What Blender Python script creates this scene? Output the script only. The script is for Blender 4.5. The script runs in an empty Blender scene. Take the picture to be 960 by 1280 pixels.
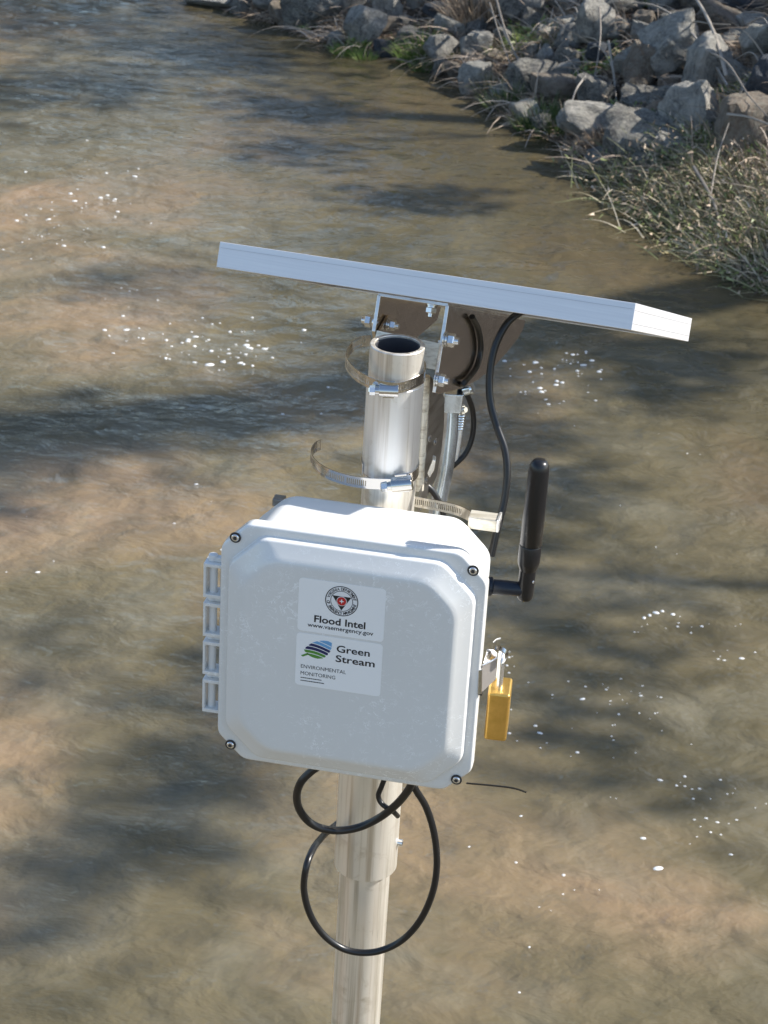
import bpy, bmesh, math, random
import numpy as np
from mathutils import Vector
rnd = random.Random(7)
rng = np.random.RandomState(11)
scene = bpy.context.scene
COL = scene.collection

# ------------------------------------------------------------------ camera
FPX = 2600.0
PITCH, ROLL = math.radians(27), math.radians(3.5)
F = np.array([0, math.cos(PITCH), -math.sin(PITCH)])
R0 = np.array([1., 0, 0]); U0 = np.array([0, math.sin(PITCH), math.cos(PITCH)])
R = R0*math.cos(ROLL) + U0*math.sin(ROLL); U = -R0*math.sin(ROLL) + U0*math.cos(ROLL)
CAM = np.array([0, 0, 5.0])
cd = bpy.data.cameras.new('camera'); cam = bpy.data.objects.new('camera', cd); COL.objects.link(cam)
cd.sensor_fit = 'VERTICAL'; cd.sensor_height = 36; cd.lens = 36*FPX/1280
cd.clip_start = 0.05; cd.clip_end = 2000
cd.dof.use_dof = True; cd.dof.focus_distance = 2.25; cd.dof.aperture_fstop = 30
from mathutils import Matrix
m = Matrix.Identity(4)
for i in range(3):
    m[i][0] = R[i]; m[i][1] = U[i]; m[i][2] = -F[i]; m[i][3] = CAM[i]
cam.matrix_world = m
scene.camera = cam

# ------------------------------------------------------------------ sky and sun
SUN_AZ, SUN_EL = math.radians(84), math.radians(37.8)      # azimuth from +Y towards +X
world = bpy.data.worlds.new("World"); scene.world = world; world.use_nodes = True
nt = world.node_tree
sky = nt.nodes.new('ShaderNodeTexSky'); sky.sky_type = 'NISHITA'; sky.sun_disc = False
sky.sun_elevation = SUN_EL; sky.sun_rotation = SUN_AZ
sky.air_density = 1.0; sky.dust_density = 0.6; sky.ozone_density = 1.0
nt.links.new(sky.outputs[0], nt.nodes['Background'].inputs[0])
nt.nodes['Background'].inputs[1].default_value = 0.125
sd = bpy.data.lights.new('sun', 'SUN'); sun = bpy.data.objects.new('sun', sd); COL.objects.link(sun)
sd.energy = 4.6; sd.angle = math.radians(0.55); sd.color = (1.0, 0.95, 0.87)
SUNV = Vector((math.sin(SUN_AZ)*math.cos(SUN_EL), math.cos(SUN_AZ)*math.cos(SUN_EL), math.sin(SUN_EL)))
sun.rotation_euler = SUNV.to_track_quat('Z', 'Y').to_euler(); sun.location = (20, -4, 25)
scene.view_settings.view_transform = 'Standard'; scene.view_settings.look = 'None'
scene.view_settings.gamma = 1; scene.view_settings.use_curve_mapping = False
scene.view_settings.exposure = 0.78
scene.render.engine = 'CYCLES'
scene.cycles.use_denoising = True
scene.cycles.max_bounces = 6
scene.cycles.sample_clamp_indirect = 6

# ------------------------------------------------------------------ helpers
def V(*a): return np.array(a, float)
def ray(x, y): return F + R*(x-480)/FPX + U*(640-y)/FPX
def plane(px, py, o, n):                      # where the sight line of a photo point meets a real plane
    r = ray(px, py); n = np.array(n, float); t = ((np.array(o, float)-CAM) @ n)/(r @ n); return CAM + t*r
def aty(px, py, y): return plane(px, py, (0, y, 0), (0, 1, 0))
def atz(px, py, z): return plane(px, py, (0, 0, z), (0, 0, 1))
def unit(v): v = np.array(v, float); return v/np.linalg.norm(v)

def tag(o, label=None, cat=None, group=None, kind=None):
    if label: o['label'] = label
    if cat: o['category'] = cat
    if group: o['group'] = group
    if kind: o['kind'] = kind
    return o
def empty(name, loc, label=None, cat=None, group=None):
    o = bpy.data.objects.new(name, None); COL.objects.link(o); o.location = tuple(loc)
    o.empty_display_size = 0.05
    return tag(o, label, cat, group)
def origin_of(p):
    v = np.zeros(3)
    while p is not None: v = v + np.array(p.location); p = p.parent
    return v

class MB:
    def __init__(s): s.v = []; s.f = []
    def add(s, vs, fs):
        n = len(s.v); s.v += [tuple(map(float, q)) for q in vs]; s.f += [tuple(i+n for i in f) for f in fs]; return s
    def box(s, c, ax, ay, az):                # centre and three half-axis vectors
        c, ax, ay, az = (np.array(q, float) for q in (c, ax, ay, az))
        vs = [c + i*ax + j*ay + k*az for i in (-1, 1) for j in (-1, 1) for k in (-1, 1)]
        return s.add(vs, [(0,1,3,2), (4,6,7,5), (0,4,5,1), (2,3,7,6), (0,2,6,4), (1,5,7,3)])
    def loft(s, loops, cap0=True, cap1=True, closed=True):
        n = len(loops[0]); vs = [p for l in loops for p in l]; fs = []
        for a in range(len(loops)-1):
            for i in range(n if closed else n-1):
                j = (i+1) % n; fs.append((a*n+i, a*n+j, (a+1)*n+j, (a+1)*n+i))
        if cap0: fs.append(tuple(range(n-1, -1, -1)))
        if cap1: fs.append(tuple((len(loops)-1)*n+i for i in range(n)))
        return s.add(vs, fs)
    def prism(s, pts, off):
        off = np.array(off, float); return s.loft([[np.array(p, float) for p in pts], [np.array(p, float)+off for p in pts]])
    def lathe(s, p0, axis, prof, n=32, cap0=True, cap1=True):     # prof = [(distance along axis, radius)]
        a = unit(axis); u = unit(np.cross(a, V(0, 0, 1) if abs(a[2]) < .9 else V(1, 0, 0))); w = np.cross(a, u)
        p0 = np.array(p0, float)
        return s.loft([[p0 + a*d + (u*math.cos(2*math.pi*i/n) + w*math.sin(2*math.pi*i/n))*r for i in range(n)] for d, r in prof], cap0, cap1)
    def cyl(s, p0, p1, r0, r1=None, n=24, caps=True):
        L = np.linalg.norm(np.array(p1)-np.array(p0)); return s.lathe(p0, np.array(p1)-np.array(p0), [(0, r0), (L, r0 if r1 is None else r1)], n, caps, caps)
    def tube(s, pts, r, n=10, caps=True):
        pts = [np.array(p, float) for p in pts]; rs = r if hasattr(r, '__len__') else [r]*len(pts)
        t = unit(pts[1]-pts[0]); u = unit(np.cross(t, V(.31, .52, .8))); loops = []
        for i, p in enumerate(pts):
            t = unit(pts[min(i+1, len(pts)-1)] - pts[max(i-1, 0)]); u = unit(u - t*(u @ t)); w = np.cross(t, u)
            loops.append([p + (u*math.cos(2*math.pi*k/n) + w*math.sin(2*math.pi*k/n))*rs[i] for k in range(n)])
        return s.loft(loops, caps, caps)
    def build(s, name, mat, parent=None, origin=None, smooth=True, angle=35, bevel=0, seg=2):
        o0 = origin_of(parent) if parent is not None else (np.array(origin, float) if origin is not None else np.zeros(3))
        me = bpy.data.meshes.new(name)
        va = np.array(s.v) - o0
        me.from_pydata([tuple(q) for q in va], [], s.f); me.validate(); me.materials.append(mat)
        bm = bmesh.new(); bm.from_mesh(me); bmesh.ops.recalc_face_normals(bm, faces=bm.faces); bm.to_mesh(me); bm.free()
        if smooth:
            me.polygons.foreach_set('use_smooth', [True]*len(me.polygons)); me.set_sharp_from_angle(angle=math.radians(angle))
        o = bpy.data.objects.new(name, me); COL.objects.link(o)
        if parent is not None: o.parent = parent
        else: o.location = tuple(o0)
        if bevel:
            b = o.modifiers.new('bevel', 'BEVEL'); b.width = bevel; b.segments = seg; b.limit_method = 'ANGLE'; b.angle_limit = math.radians(35); b.harden_normals = True
        return o
def raw(name, v, f, mat, parent=None, loc=None, smooth=False):
    me = bpy.data.meshes.new(name); v = np.asarray(v, np.float32); f = np.asarray(f, np.int32); k = f.shape[1]
    me.vertices.add(len(v)); me.vertices.foreach_set('co', v.ravel())
    me.loops.add(f.size); me.loops.foreach_set('vertex_index', f.ravel())
    me.polygons.add(len(f)); me.polygons.foreach_set('loop_start', np.arange(0, f.size, k, dtype=np.int32))
    if smooth: me.polygons.foreach_set('use_smooth', np.ones(len(f), bool))
    me.update(calc_edges=True); me.materials.append(mat)
    o = bpy.data.objects.new(name, me); COL.objects.link(o)
    if parent is not None: o.parent = parent
    if loc is not None: o.location = tuple(loc)
    return o
def spline(pts, k=8):                          # Catmull-Rom through points
    P = [np.array(p, float) for p in pts]; P = [2*P[0]-P[1]] + P + [2*P[-1]-P[-2]]; out = []
    for i in range(1, len(P)-2):
        for j in range(k):
            t = j/k; a, b, c, d = P[i-1:i+3]
            out.append(.5*((2*b) + (c-a)*t + (2*a-5*b+4*c-d)*t*t + (3*b-a-3*c+d)*t**3))
    out.append(P[-2]); return out

def pnoise(x, y, seed=0):                      # gradient noise, vectorised
    x = np.asarray(x, float); y = np.asarray(y, float)
    xi = np.floor(x).astype(np.int64); yi = np.floor(y).astype(np.int64); xf = x-xi; yf = y-yi
    def g(a, b):
        h = (a*374761393 + b*668265263 + seed*974634777) & 0x7fffffff
        h = ((h ^ (h >> 13))*1274126177) & 0x7fffffff; h = (h ^ (h >> 16)) & 0xffff
        th = h*(2*math.pi/65536); return np.cos(th), np.sin(th)
    u = xf**3*(xf*(xf*6-15)+10); v = yf**3*(yf*(yf*6-15)+10)
    r = 0
    for dx in (0, 1):
        for dy in (0, 1):
            gx, gy = g(xi+dx, yi+dy)
            r = r + (u if dx else 1-u)*(v if dy else 1-v)*(gx*(xf-dx) + gy*(yf-dy))
    return r*1.4

# ------------------------------------------------------------------ materials
def mat(name, col, rough=.5, metal=0, **kw):
    m = bpy.data.materials.new(name); m.use_nodes = True; b = m.node_tree.nodes['Principled BSDF']
    b.inputs['Base Color'].default_value = (*col, 1); b.inputs['Roughness'].default_value = rough; b.inputs['Metallic'].default_value = metal
    for k, v in kw.items(): b.inputs[k].default_value = v
    return m
class NT:
    def __init__(s, m): s.t = m.node_tree; s.b = s.t.nodes['Principled BSDF']
    def n(s, kind, **kw):
        q = s.t.nodes.new(kind)
        for k, v in kw.items():
            if k in q.inputs.keys(): q.inputs[k].default_value = v
            else: setattr(q, k, v)
        return q
    def l(s, a, b): s.t.links.new(a, b)
    def coord(s, scale=(1, 1, 1), kind='Object', rot=(0, 0, 0)):
        c = s.n('ShaderNodeTexCoord'); mp = s.n('ShaderNodeMapping'); mp.inputs['Scale'].default_value = scale; mp.inputs['Rotation'].default_value = rot
        s.l(c.outputs[kind], mp.inputs[0]); return mp.outputs[0]
    def noise(s, vec, scale, detail=4, rough=.55, dist=0):
        q = s.n('ShaderNodeTexNoise', Scale=scale, Detail=detail, Roughness=rough, Distortion=dist); s.l(vec, q.inputs['Vector']); return q.outputs[0]
    def ramp(s, fac, stops, interp='LINEAR'):
        q = s.n('ShaderNodeValToRGB'); e = q.color_ramp.elements; q.color_ramp.interpolation = interp
        while len(e) < len(stops): e.new(.5)
        for k, (p, c) in zip(e, stops): k.position = p; k.color = (*c, 1) if hasattr(c, '__len__') else (c, c, c, 1)
        s.l(fac, q.inputs[0]); return q.outputs[0]
    def mix(s, fac, a, b, mode='MIX'):
        q = s.n('ShaderNodeMix', data_type='RGBA', blend_type=mode)
        for sock, v in ((q.inputs[0], fac), (q.inputs[6], a), (q.inputs[7], b)):
            if hasattr(v, 'is_linked') or hasattr(v, 'links'): s.l(v, sock)
            else: sock.default_value = v if not hasattr(v, '__len__') else (*v, 1)
        return q.outputs[2]
    def bump(s, h, strength, dist, normal=None):
        q = s.n('ShaderNodeBump', Strength=strength, Distance=dist); s.l(h, q.inputs['Height'])
        if normal is not None: s.l(normal, q.inputs['Normal'])
        return q.outputs[0]
M = {}
def aluminium(name, base, rough, metal=.85, streak=(60, 60, 1.5)):
    m = mat(name, base, rough, metal); t = NT(m)
    v = t.coord(streak)
    n1 = t.noise(v, 3, 5, .6)
    v2 = t.coord((1, 1, 1)); n2 = t.noise(v2, 22, 5, .65, .6)
    c = t.ramp(n1, [(.34, tuple(k*q for k, q in zip(base, (.66, .63, .58)))), (.52, base), (.7, tuple(min(1, k*1.05) for k in base))])
    c = t.mix(t.ramp(n2, [(.56, 0), (.72, 1)]), c, tuple(k*.72 for k in (base[0], base[1]*.96, base[2]*.88)))
    v3 = t.coord((160, 160, 9)); n3 = t.noise(v3, 1, 2, .5)
    c = t.mix(t.ramp(n3, [(.70, 0), (.76, .7)]), c, (.12, .10, .09))
    t.l(c, t.b.inputs['Base Color'])
    t.l(t.ramp(n1, [(.2, rough*.75), (.8, rough*1.3)]), t.b.inputs['Roughness'])
    t.l(t.bump(n1, .12, .001), t.b.inputs['Normal'])
    return m
M['pipe'] = aluminium('drawn_aluminium', (.96, .91, .82), .34, .68, (38, 38, .9))
M['sleeve'] = aluminium('bright_aluminium_sleeve', (.96, .95, .93), .38, .75, (38, 38, .9))
M['rail'] = aluminium('mill_aluminium', (.93, .88, .76), .4, .5, (3, 60, 60))
m = mat('mirror_stainless', (.74, .68, .62), .2, 1); t = NT(m); v = t.coord((1, 1, 1))
t.l(t.ramp(t.noise(t.coord((6, 6, 60)), 4, 3), [(.3, (.70, .64, .58)), (.7, (.82, .76, .70))]), t.b.inputs['Base Color']); t.l(t.bump(t.noise(v, 16, 3, .5, .5), .35, .004), t.b.inputs['Normal']); M['bracket'] = m
M['plate'] = aluminium('dull_stainless_plate', (.34, .32, .30), .33, .9, (4, 4, 30))
M['conduit'] = aluminium('galvanised_conduit', (.76, .85, .95), .2, .95, (20, 20, 8))  # sky reflection put into the base colour as a blue tint
m = mat('bolt_steel', (.86, .86, .85), .25, .9); M['bolt'] = m
m = mat('clamp_steel', (.66, .645, .62), .14, 1); t = NT(m); t.l(t.bump(t.noise(t.coord((1, 1, 1)), 180, 3), .15, .0005), t.b.inputs['Normal']); M['clamp'] = m
m = mat('anodised_frame', (.80, .80, .81), .42, .35); t = NT(m)
n1 = t.noise(t.coord((2, 2, 120)), 4, 4, .6); t.l(t.ramp(n1, [(.3, (.74, .74, .76)), (.7, (.82, .82, .83))]), t.b.inputs['Base Color']); t.l(t.bump(n1, .05, .0005), t.b.inputs['Normal']); M['frame'] = m
M['groove'] = mat('frame_groove', (.5, .5, .52), .5, .35)
M['pvglass'] = mat('solar_glass', (.012, .018, .05), .08, 0)
M['backsheet'] = mat('white_backsheet', (.72, .71, .69), .55)
m = mat('grey_polycarbonate', (.6, .6, .6), .22, 0); t = NT(m)
t.b.inputs['IOR'].default_value = 1.5
v = t.coord((1, 1, 1)); blot = t.noise(v, 9, 4, .6, .8)
brk_ = t.noise(v, 120, 2, .5)
s1 = t.ramp(t.noise(t.coord((1, 1, .7), rot=(0, .5, 0)), 42, 3, .6, 1.6), [(.486, 0), (.5, 1), (.514, 0)])
s2 = t.ramp(t.noise(t.coord((.7, 1, 1), rot=(0, 1.1, 0)), 75, 3, .6, 1.2), [(.482, 0), (.5, 1), (.518, 0)])
gate = t.ramp(brk_, [(.46, 0), (.56, 1)])
s1 = t.mix(1.0, s1, gate, 'MULTIPLY'); s2 = t.mix(1.0, s2, gate, 'MULTIPLY')
sc = t.mix(1.0, s1, s2, 'LIGHTEN')
msk = t.ramp(blot, [(.38, .0), (.62, 1)])
scm = t.mix(1.0, sc, msk, 'MULTIPLY')
base = t.ramp(t.noise(v, 5, 3), [(.3, (.745, .74, .715)), (.7, (.785, .78, .755))])
t.l(t.mix(scm, base, (.97, .975, .97)), t.b.inputs['Base Color'])
t.l(t.ramp(scm, [(0, .17), (1, .42)]), t.b.inputs['Roughness'])
M['lid'] = m
m = mat('grey_polycarbonate_body', (.76, .76, .75), .38); t = NT(m)
t.l(t.bump(t.noise(t.coord((1, 1, 1)), 90, 4), .06, .001), t.b.inputs['Normal']); M['body'] = m
M['lever'] = mat('satin_latch_steel', (.52, .48, .45), .42, .6)
M['gasket'] = mat('dark_gasket', (.10, .105, .11), .6)
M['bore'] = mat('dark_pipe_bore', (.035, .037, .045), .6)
M['recess'] = mat('shadowed_recess', (.035, .035, .037), .5)
m = mat('black_rubber_cable', (.012, .012, .013), .32); t = NT(m); t.l(t.bump(t.noise(t.coord((1, 1, 1)), 60, 3), .1, .001), t.b.inputs['Normal']); M['cable'] = m
M['graycable'] = mat('grey_cable', (.30, .31, .32), .3)
m = mat('black_antenna_plastic', (.011, .011, .012), .3); M['antenna'] = m
m = mat('navy_antenna_connector', (.012, .017, .028), .35); M['connector'] = m
m = mat('brass', (.80, .50, .13), .38, .9); t = NT(m); n1 = t.noise(t.coord((1, 1, 1)), 55, 5, .6)
t.l(t.ramp(n1, [(.3, (.68, .42, .10)), (.7, (.86, .55, .16))]), t.b.inputs['Base Color']); t.l(t.bump(t.noise(t.coord((8, 8, 200)), 4), .08, .0005), t.b.inputs['Normal']); M['brass'] = m
M['sticker'] = mat('silver_vinyl', (.93, .93, .92), .38, 0)
M['ink'] = mat('black_ink', (.012, .012, .015), .5)
M['red'] = mat('red_ink', (.55, .02, .02), .45)
M['white'] = mat('white_ink', (.85, .85, .85), .5)
M['lightblue'] = mat('light_blue_ink', (.16, .38, .66), .45)
M['navy'] = mat('navy_ink', (.015, .02, .10), .45)
M['green'] = mat('green_ink', (.09, .27, .04), .45)
M['foam'] = mat('white_foam', (.86, .86, .83), .35)
# --- water: murky suspension with a glossy surface
m = mat('muddy_river_water', (.15, .125, .085), .05); t = NT(m); t.b.inputs['IOR'].default_value = 1.333
t.b.inputs['Subsurface Weight'].default_value = .35; t.b.inputs['Subsurface Radius'].default_value = (1, .8, .5); t.b.inputs['Subsurface Scale'].default_value = .22
v = t.coord((1, 1, 1))
big = t.noise(v, .42, 3, .5, .5); mid = t.noise(t.coord((1, 1.2, 1), rot=(0, 0, .5)), 1.3, 5, .6, .9)
c = t.ramp(big, [(.34, (.082, .072, .041)), (.49, (.148, .122, .070)), (.67, (.31, .215, .13))])
c = t.mix(t.ramp(mid, [(.45, 0), (.70, .7)]), c, (.19, .172, .122))
c = t.mix(t.ramp(t.noise(v, 3.4, 5, .65, .9), [(.50, 0), (.70, .5)]), c, (.085, .075, .045))
c = t.mix(t.ramp(t.noise(t.coord((1, 1.3, 1), rot=(0, 0, -.6)), 7, 5, .65, .4), [(.60, 0), (.74, .14)]), c, (.25, .22, .165))
rg = t.ramp(t.noise(t.coord((1, 1.25, 1), rot=(0, 0, .7)), 5.2, 4, .55, 1.5), [(.478, 0), (.5, 1), (.522, 0)])
rg = t.mix(1.0, rg, t.ramp(t.noise(v, 2.1, 3, .6), [(.52, 0), (.74, .06)]), 'MULTIPLY')
c = t.mix(rg, c, (.30, .275, .225))
rd = t.ramp(t.noise(t.coord((1.2, 1, 1), rot=(0, 0, -.4)), 4.1, 4, .55, 1.4), [(.48, 0), (.5, 1), (.52, 0)])
rd = t.mix(1.0, rd, t.ramp(t.noise(t.coord((1, 1, 1), rot=(0, 0, 1)), 1.9, 3, .6), [(.5, 0), (.72, .08)]), 'MULTIPLY')
c = t.mix(rd, c, (.06, .05, .03))
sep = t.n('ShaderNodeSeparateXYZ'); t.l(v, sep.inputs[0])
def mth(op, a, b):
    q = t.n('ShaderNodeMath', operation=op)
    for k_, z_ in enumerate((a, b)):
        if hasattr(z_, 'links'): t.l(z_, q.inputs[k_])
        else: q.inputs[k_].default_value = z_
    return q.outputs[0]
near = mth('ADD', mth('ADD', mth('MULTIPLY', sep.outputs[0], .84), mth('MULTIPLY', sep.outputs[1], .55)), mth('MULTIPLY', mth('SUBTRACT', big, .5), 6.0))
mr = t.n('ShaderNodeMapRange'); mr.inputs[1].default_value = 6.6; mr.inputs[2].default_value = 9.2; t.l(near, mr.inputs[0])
bankward = mth('MULTIPLY', mr.outputs[0], .82)
c = t.mix(bankward, c, (.062, .052, .026))  # water colour turns darker olive towards the right bank
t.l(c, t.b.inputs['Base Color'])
w1 = t.noise(t.coord((1.0, 1.4, 1), rot=(0, 0, .25)), 3.4, 4, .5, .3)
w2 = t.noise(t.coord((.8, 1.35, 1), rot=(0, 0, -.3)), 9, 4, .58, .35)
msk = t.ramp(t.noise(v, .9, 3), [(.38, .15), (.62, 1)])
w2m = t.mix(1.0, w2, msk, 'MULTIPLY')
b1 = t.bump(w1, .9, .06); b2 = t.bump(w2m, .72, .026, b1)
t.l(b2, t.b.inputs['Normal']); M['water'] = m
# --- bank
m = mat('muddy_bank_soil', (.12, .09, .06), .95); t = NT(m)
v = t.coord((1, 1, 1)); c = t.ramp(t.noise(v, 6, 6, .7, .5), [(.3, (.03, .023, .016)), (.5, (.11, .082, .055)), (.7, (.26, .20, .14))])
t.l(c, t.b.inputs['Base Color']); t.l(t.bump(t.noise(v, 22, 6, .7), .8, .05), t.b.inputs['Normal']); M['soil'] = m
def rockmat(name, a, b, lich=(.42, .40, .33), amt=.6):
    m = mat(name, a, .88); t = NT(m); v = t.coord((1, 1, 1))
    c = t.ramp(t.noise(v, 1.9, 8, .75, .9), [(.36, a), (.62, b)])
    c = t.mix(t.ramp(t.noise(v, 7, 5, .65, 1.2), [(.50, 0), (.57, amt)]), c, lich)
    c = t.mix(t.ramp(t.noise(v, 26, 4, .6), [(.6, 0), (.72, .6)]), c, (.04, .04, .04))
    oi = t.n('ShaderNodeObjectInfo'); c = t.mix(.3, c, t.ramp(oi.outputs['Random'], [(0, (.40, .40, .42)), (.5, (.8, .77, .70)), (1, (1, .93, .82))]), 'MULTIPLY')
    t.l(c, t.b.inputs['Base Color']); n = t.noise(v, 5, 9, .75, .4); t.l(t.bump(n, 1.0, .12), t.b.inputs['Normal']); return m
M['rock_grey'] = rockmat('grey_granite', (.19, .185, .175), (.72, .69, .63), (.66, .64, .56))
M['rock_dark'] = rockmat('dark_basalt', (.08, .078, .077), (.42, .40, .36), (.60, .57, .47), .6)
M['rock_pale'] = rockmat('pale_lichened_stone', (.30, .285, .25), (.74, .71, .63), (.80, .77, .66))
M['rock_brown'] = rockmat('brown_stone', (.19, .15, .115), (.46, .38, .30))
M['rock_blue'] = rockmat('blue_grey_slate', (.05, .06, .078), (.13, .15, .175), (.3, .31, .30), .25)
M['rock_tan'] = rockmat('pinkish_tan_stone', (.34, .26, .19), (.56, .46, .36), (.2, .18, .17))
def leafmat(name, cols, rough=.7, trans=0):
    m = mat(name, cols[0], rough); t = NT(m); n = t.noise(t.coord((1, 1, 1)), 9, 3, .7)
    ge = t.n('ShaderNodeNewGeometry'); n = t.mix(.72, n, ge.outputs['Random Per Island'])
    k = len(cols); t.l(t.ramp(n, [(.20+.62*i/(k-1), c) for i, c in enumerate(cols)]), t.b.inputs['Base Color'])
    if trans: t.b.inputs['Subsurface Weight'].default_value = 0
    return m
M['dry'] = leafmat('dry_straw', [(.10, .07, .045), (.34, .25, .17), (.68, .54, .40)])
M['stem'] = leafmat('pale_dead_stems', [(.20, .15, .11), (.40, .32, .25), (.56, .47, .38)])
M['litter'] = leafmat('leaf_litter', [(.05, .035, .022), (.22, .15, .10), (.50, .38, .28)])
M['grass'] = leafmat('green_grass', [(.035, .075, .018), (.07, .125, .03), (.15, .17, .06)], .55)
M['brightgrass'] = leafmat('bright_grass', [(.08, .15, .03), (.17, .26, .06), (.30, .34, .13)], .5)
M['sage'] = leafmat('grey_green_stems', [(.025, .030, .012), (.09, .11, .04), (.20, .21, .09), (.38, .32, .19), (.68, .58, .42)], .6)
M['lime'] = leafmat('new_leaves', [(.10, .14, .03), (.20, .25, .07), (.36, .38, .16)], .5)
M['twig'] = leafmat('grey_dead_wood', [(.16, .135, .11), (.30, .265, .22), (.46, .42, .37)], .8)
M['bud'] = leafmat('budding_foliage', [(.07, .06, .03), (.12, .105, .05), (.17, .15, .075)])
M['bark'] = leafmat('tree_bark', [(.06, .048, .036), (.11, .09, .07), (.17, .145, .12)], .9)
M['leaf'] = mat('yellow_leaf', (.75, .60, .30), .5)

# ------------------------------------------------------------------ river and terrain
RB = V(*[0]) if False else np.array([(-120, 60), (-40, 48), (-12, 41), (-5.2, 33), (-3.4, 25), (-2.5, 21.6), (-2.21, 20.66), (-1.33, 20.0), (-.62, 19.1), (-.05, 18.9), (.62, 17.8), (.9, 17.0), (1.25, 16.6), (1.48, 15.85), (1.78, 15.1), (2.08, 14.55), (2.35, 13.95), (2.62, 13.4), (4.2, 10.2), (6.5, 2.0), (9, -14), (16, -90)], float)
LB = np.array([(-120, 38), (-40, 31), (-20, 24), (-13.5, 14), (-10.5, 6), (-8.5, -12), (-4, -90)], float)
def sdist(x, y, L):
    x = np.asarray(x, float); y = np.asarray(y, float); best = np.full(x.shape, 1e9); sg = np.zeros(x.shape)
    for (x0, y0), (x1, y1) in zip(L[:-1], L[1:]):
        dx, dy = x1-x0, y1-y0; t = np.clip(((x-x0)*dx + (y-y0)*dy)/(dx*dx+dy*dy), 0, 1)
        ex, ey = x-x0-t*dx, y-y0-t*dy; d = np.hypot(ex, ey); s = np.sign(dx*ey - dy*ex)
        k = d < best - 1e-9; best = np.where(k, d, best); sg = np.where(k, s, sg)
    return best*sg
def height(x, y):
    dr = sdist(x, y, RB); dl = -sdist(x, y, LB); d = np.maximum(dr, dl)
    h = np.where(d < 0, np.maximum(-1.0, .55*d), 0.50*np.minimum(d, 6) + .05*np.clip(d-6, 0, 12))
    rough = np.clip(d+.1, 0, 1)
    return h + rough*(.10*pnoise(x*1.3, y*1.3, 3) + .05*pnoise(x*4, y*4, 5)) - .03
def onbank(px, py):
    r = ray(px, py); t = np.linspace(8, 40, 3200); P = CAM + t[:, None]*r
    g = np.maximum(height(P[:, 0], P[:, 1]), 0); k = np.argmax(P[:, 2] <= g)
    return P[k] if P[k, 2] <= g[k] else P[-1]

def axis_grid(lo, a, b, hi, step, grow=1.25):
    mid = list(np.arange(a, b+1e-6, step)); s = step; left = []; x = a
    while x > lo: s *= grow; x -= s; left.append(max(x, lo))
    s = step; right = []; x = mid[-1]
    while x < hi: s *= grow; x += s; right.append(min(x, hi))
    return np.array(left[::-1] + mid + right)
def grid(xs, ys):
    X, Y = np.meshgrid(xs, ys); nx, ny = len(xs), len(ys); i = np.arange(nx*ny).reshape(ny, nx)
    f = np.stack([i[:-1, :-1], i[:-1, 1:], i[1:, 1:], i[1:, :-1]], -1).reshape(-1, 4); return X, Y, f
X, Y, f = grid(axis_grid(-400, -7, 9, 400, .11), axis_grid(-400, 9, 27, 400, .11))
Z = height(X, Y)
g = raw('riverbank_ground', np.stack([X, Y, Z], -1).reshape(-1, 3), f, M['soil'], smooth=True); tag(g, kind='structure')
X, Y, f = grid(axis_grid(-400, -4.8, 4.2, 400, .035), axis_grid(-400, 5.2, 21.5, 400, .035))
def waves(X, Y):
    wx = X + .35*pnoise(X*.9, Y*.9, 21); wy = Y + .35*pnoise(X*.9, Y*.9, 22)
    a = wx*.90 + wy*.44; b = -wx*.44 + wy*.90
    z = .012*pnoise(a*1.1, b*1.9, 23) + .007*pnoise(a*2.6, b*4.6, 24) + .0042*(1-2*np.abs(pnoise(a*4.2, b*6.5, 25))) + .0022*pnoise(a*8, b*12, 26)
    return z*(.45 + .9*np.clip(.5+pnoise(X*.35, Y*.35, 27), 0, 1))
fade = np.clip((X+7)/2, 0, 1)*np.clip((7-X)/2, 0, 1)*np.clip((Y-3)/2, 0, 1)*np.clip((24-Y)/2, 0, 1)
Z = waves(X, Y)*fade
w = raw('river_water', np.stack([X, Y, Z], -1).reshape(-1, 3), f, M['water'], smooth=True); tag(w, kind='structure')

# ------------------------------------------------------------------ mast
AX, AY = 0.0036, 2.0968; ZT = 4.137
mast = empty('aluminium_pole', (AX, AY, -0.9), 'round bare aluminium pole rising from the river behind the grey box', 'pole')
def ring_pipe(mb, z0, z1, ro, ri, n=64):
    r = lambda z, q: [V(AX + q*math.cos(2*math.pi*i/n), AY + q*math.sin(2*math.pi*i/n), z) for i in range(n)]
    L = [r(z0, ri), r(z0, ro), r(z1-.0008, ro), r(z1, ro-.0008), r(z1, ri+.0006), r(z1-.0006, ri), r(z0, ri)]
    return mb.loft(L, False, False)
ring_pipe(MB(), 3.45, ZT, .03015, .0248).build('upper_pipe', M['pipe'], mast)
ring_pipe(MB(), ZT-.152, ZT-.043, .0314, .0299).build('sleeve', M['sleeve'], mast)
ring_pipe(MB(), 3.444, 3.66, .0387, .0300).build('coupler', M['pipe'], mast)
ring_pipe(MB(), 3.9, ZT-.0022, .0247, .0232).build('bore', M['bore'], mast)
ring_pipe(MB(), 3.4425, 3.4439, .0345, .030).build('contact_shade_ring', M['recess'], mast)  # dark ring standing in for the contact shade below the coupler
ring_pipe(MB(), ZT-.1530, ZT-.1521, .0308, .0299).build('contact_shade_ring', M['recess'], mast)  # same painted contact shade below the sleeve
ring_pipe(MB(), -.9, 3.60, .0312, .0262).build('lower_pipe', M['pipe'], mast)
# set screw on the coupler's right side
P = aty(492, 1052, AY-.006); sx = unit(V(P[0]-AX, P[1]-AY, 0)); P = V(AX, AY, P[2]) + sx*.0385
MB().cyl(P, P+sx*.006, .0045, n=16).build('set_screw', M['bolt'], mast)
MB().cyl(P+sx*.0061, P+sx*.0064, .002, n=6).build('screw_socket', M['recess'], mast)

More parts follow.
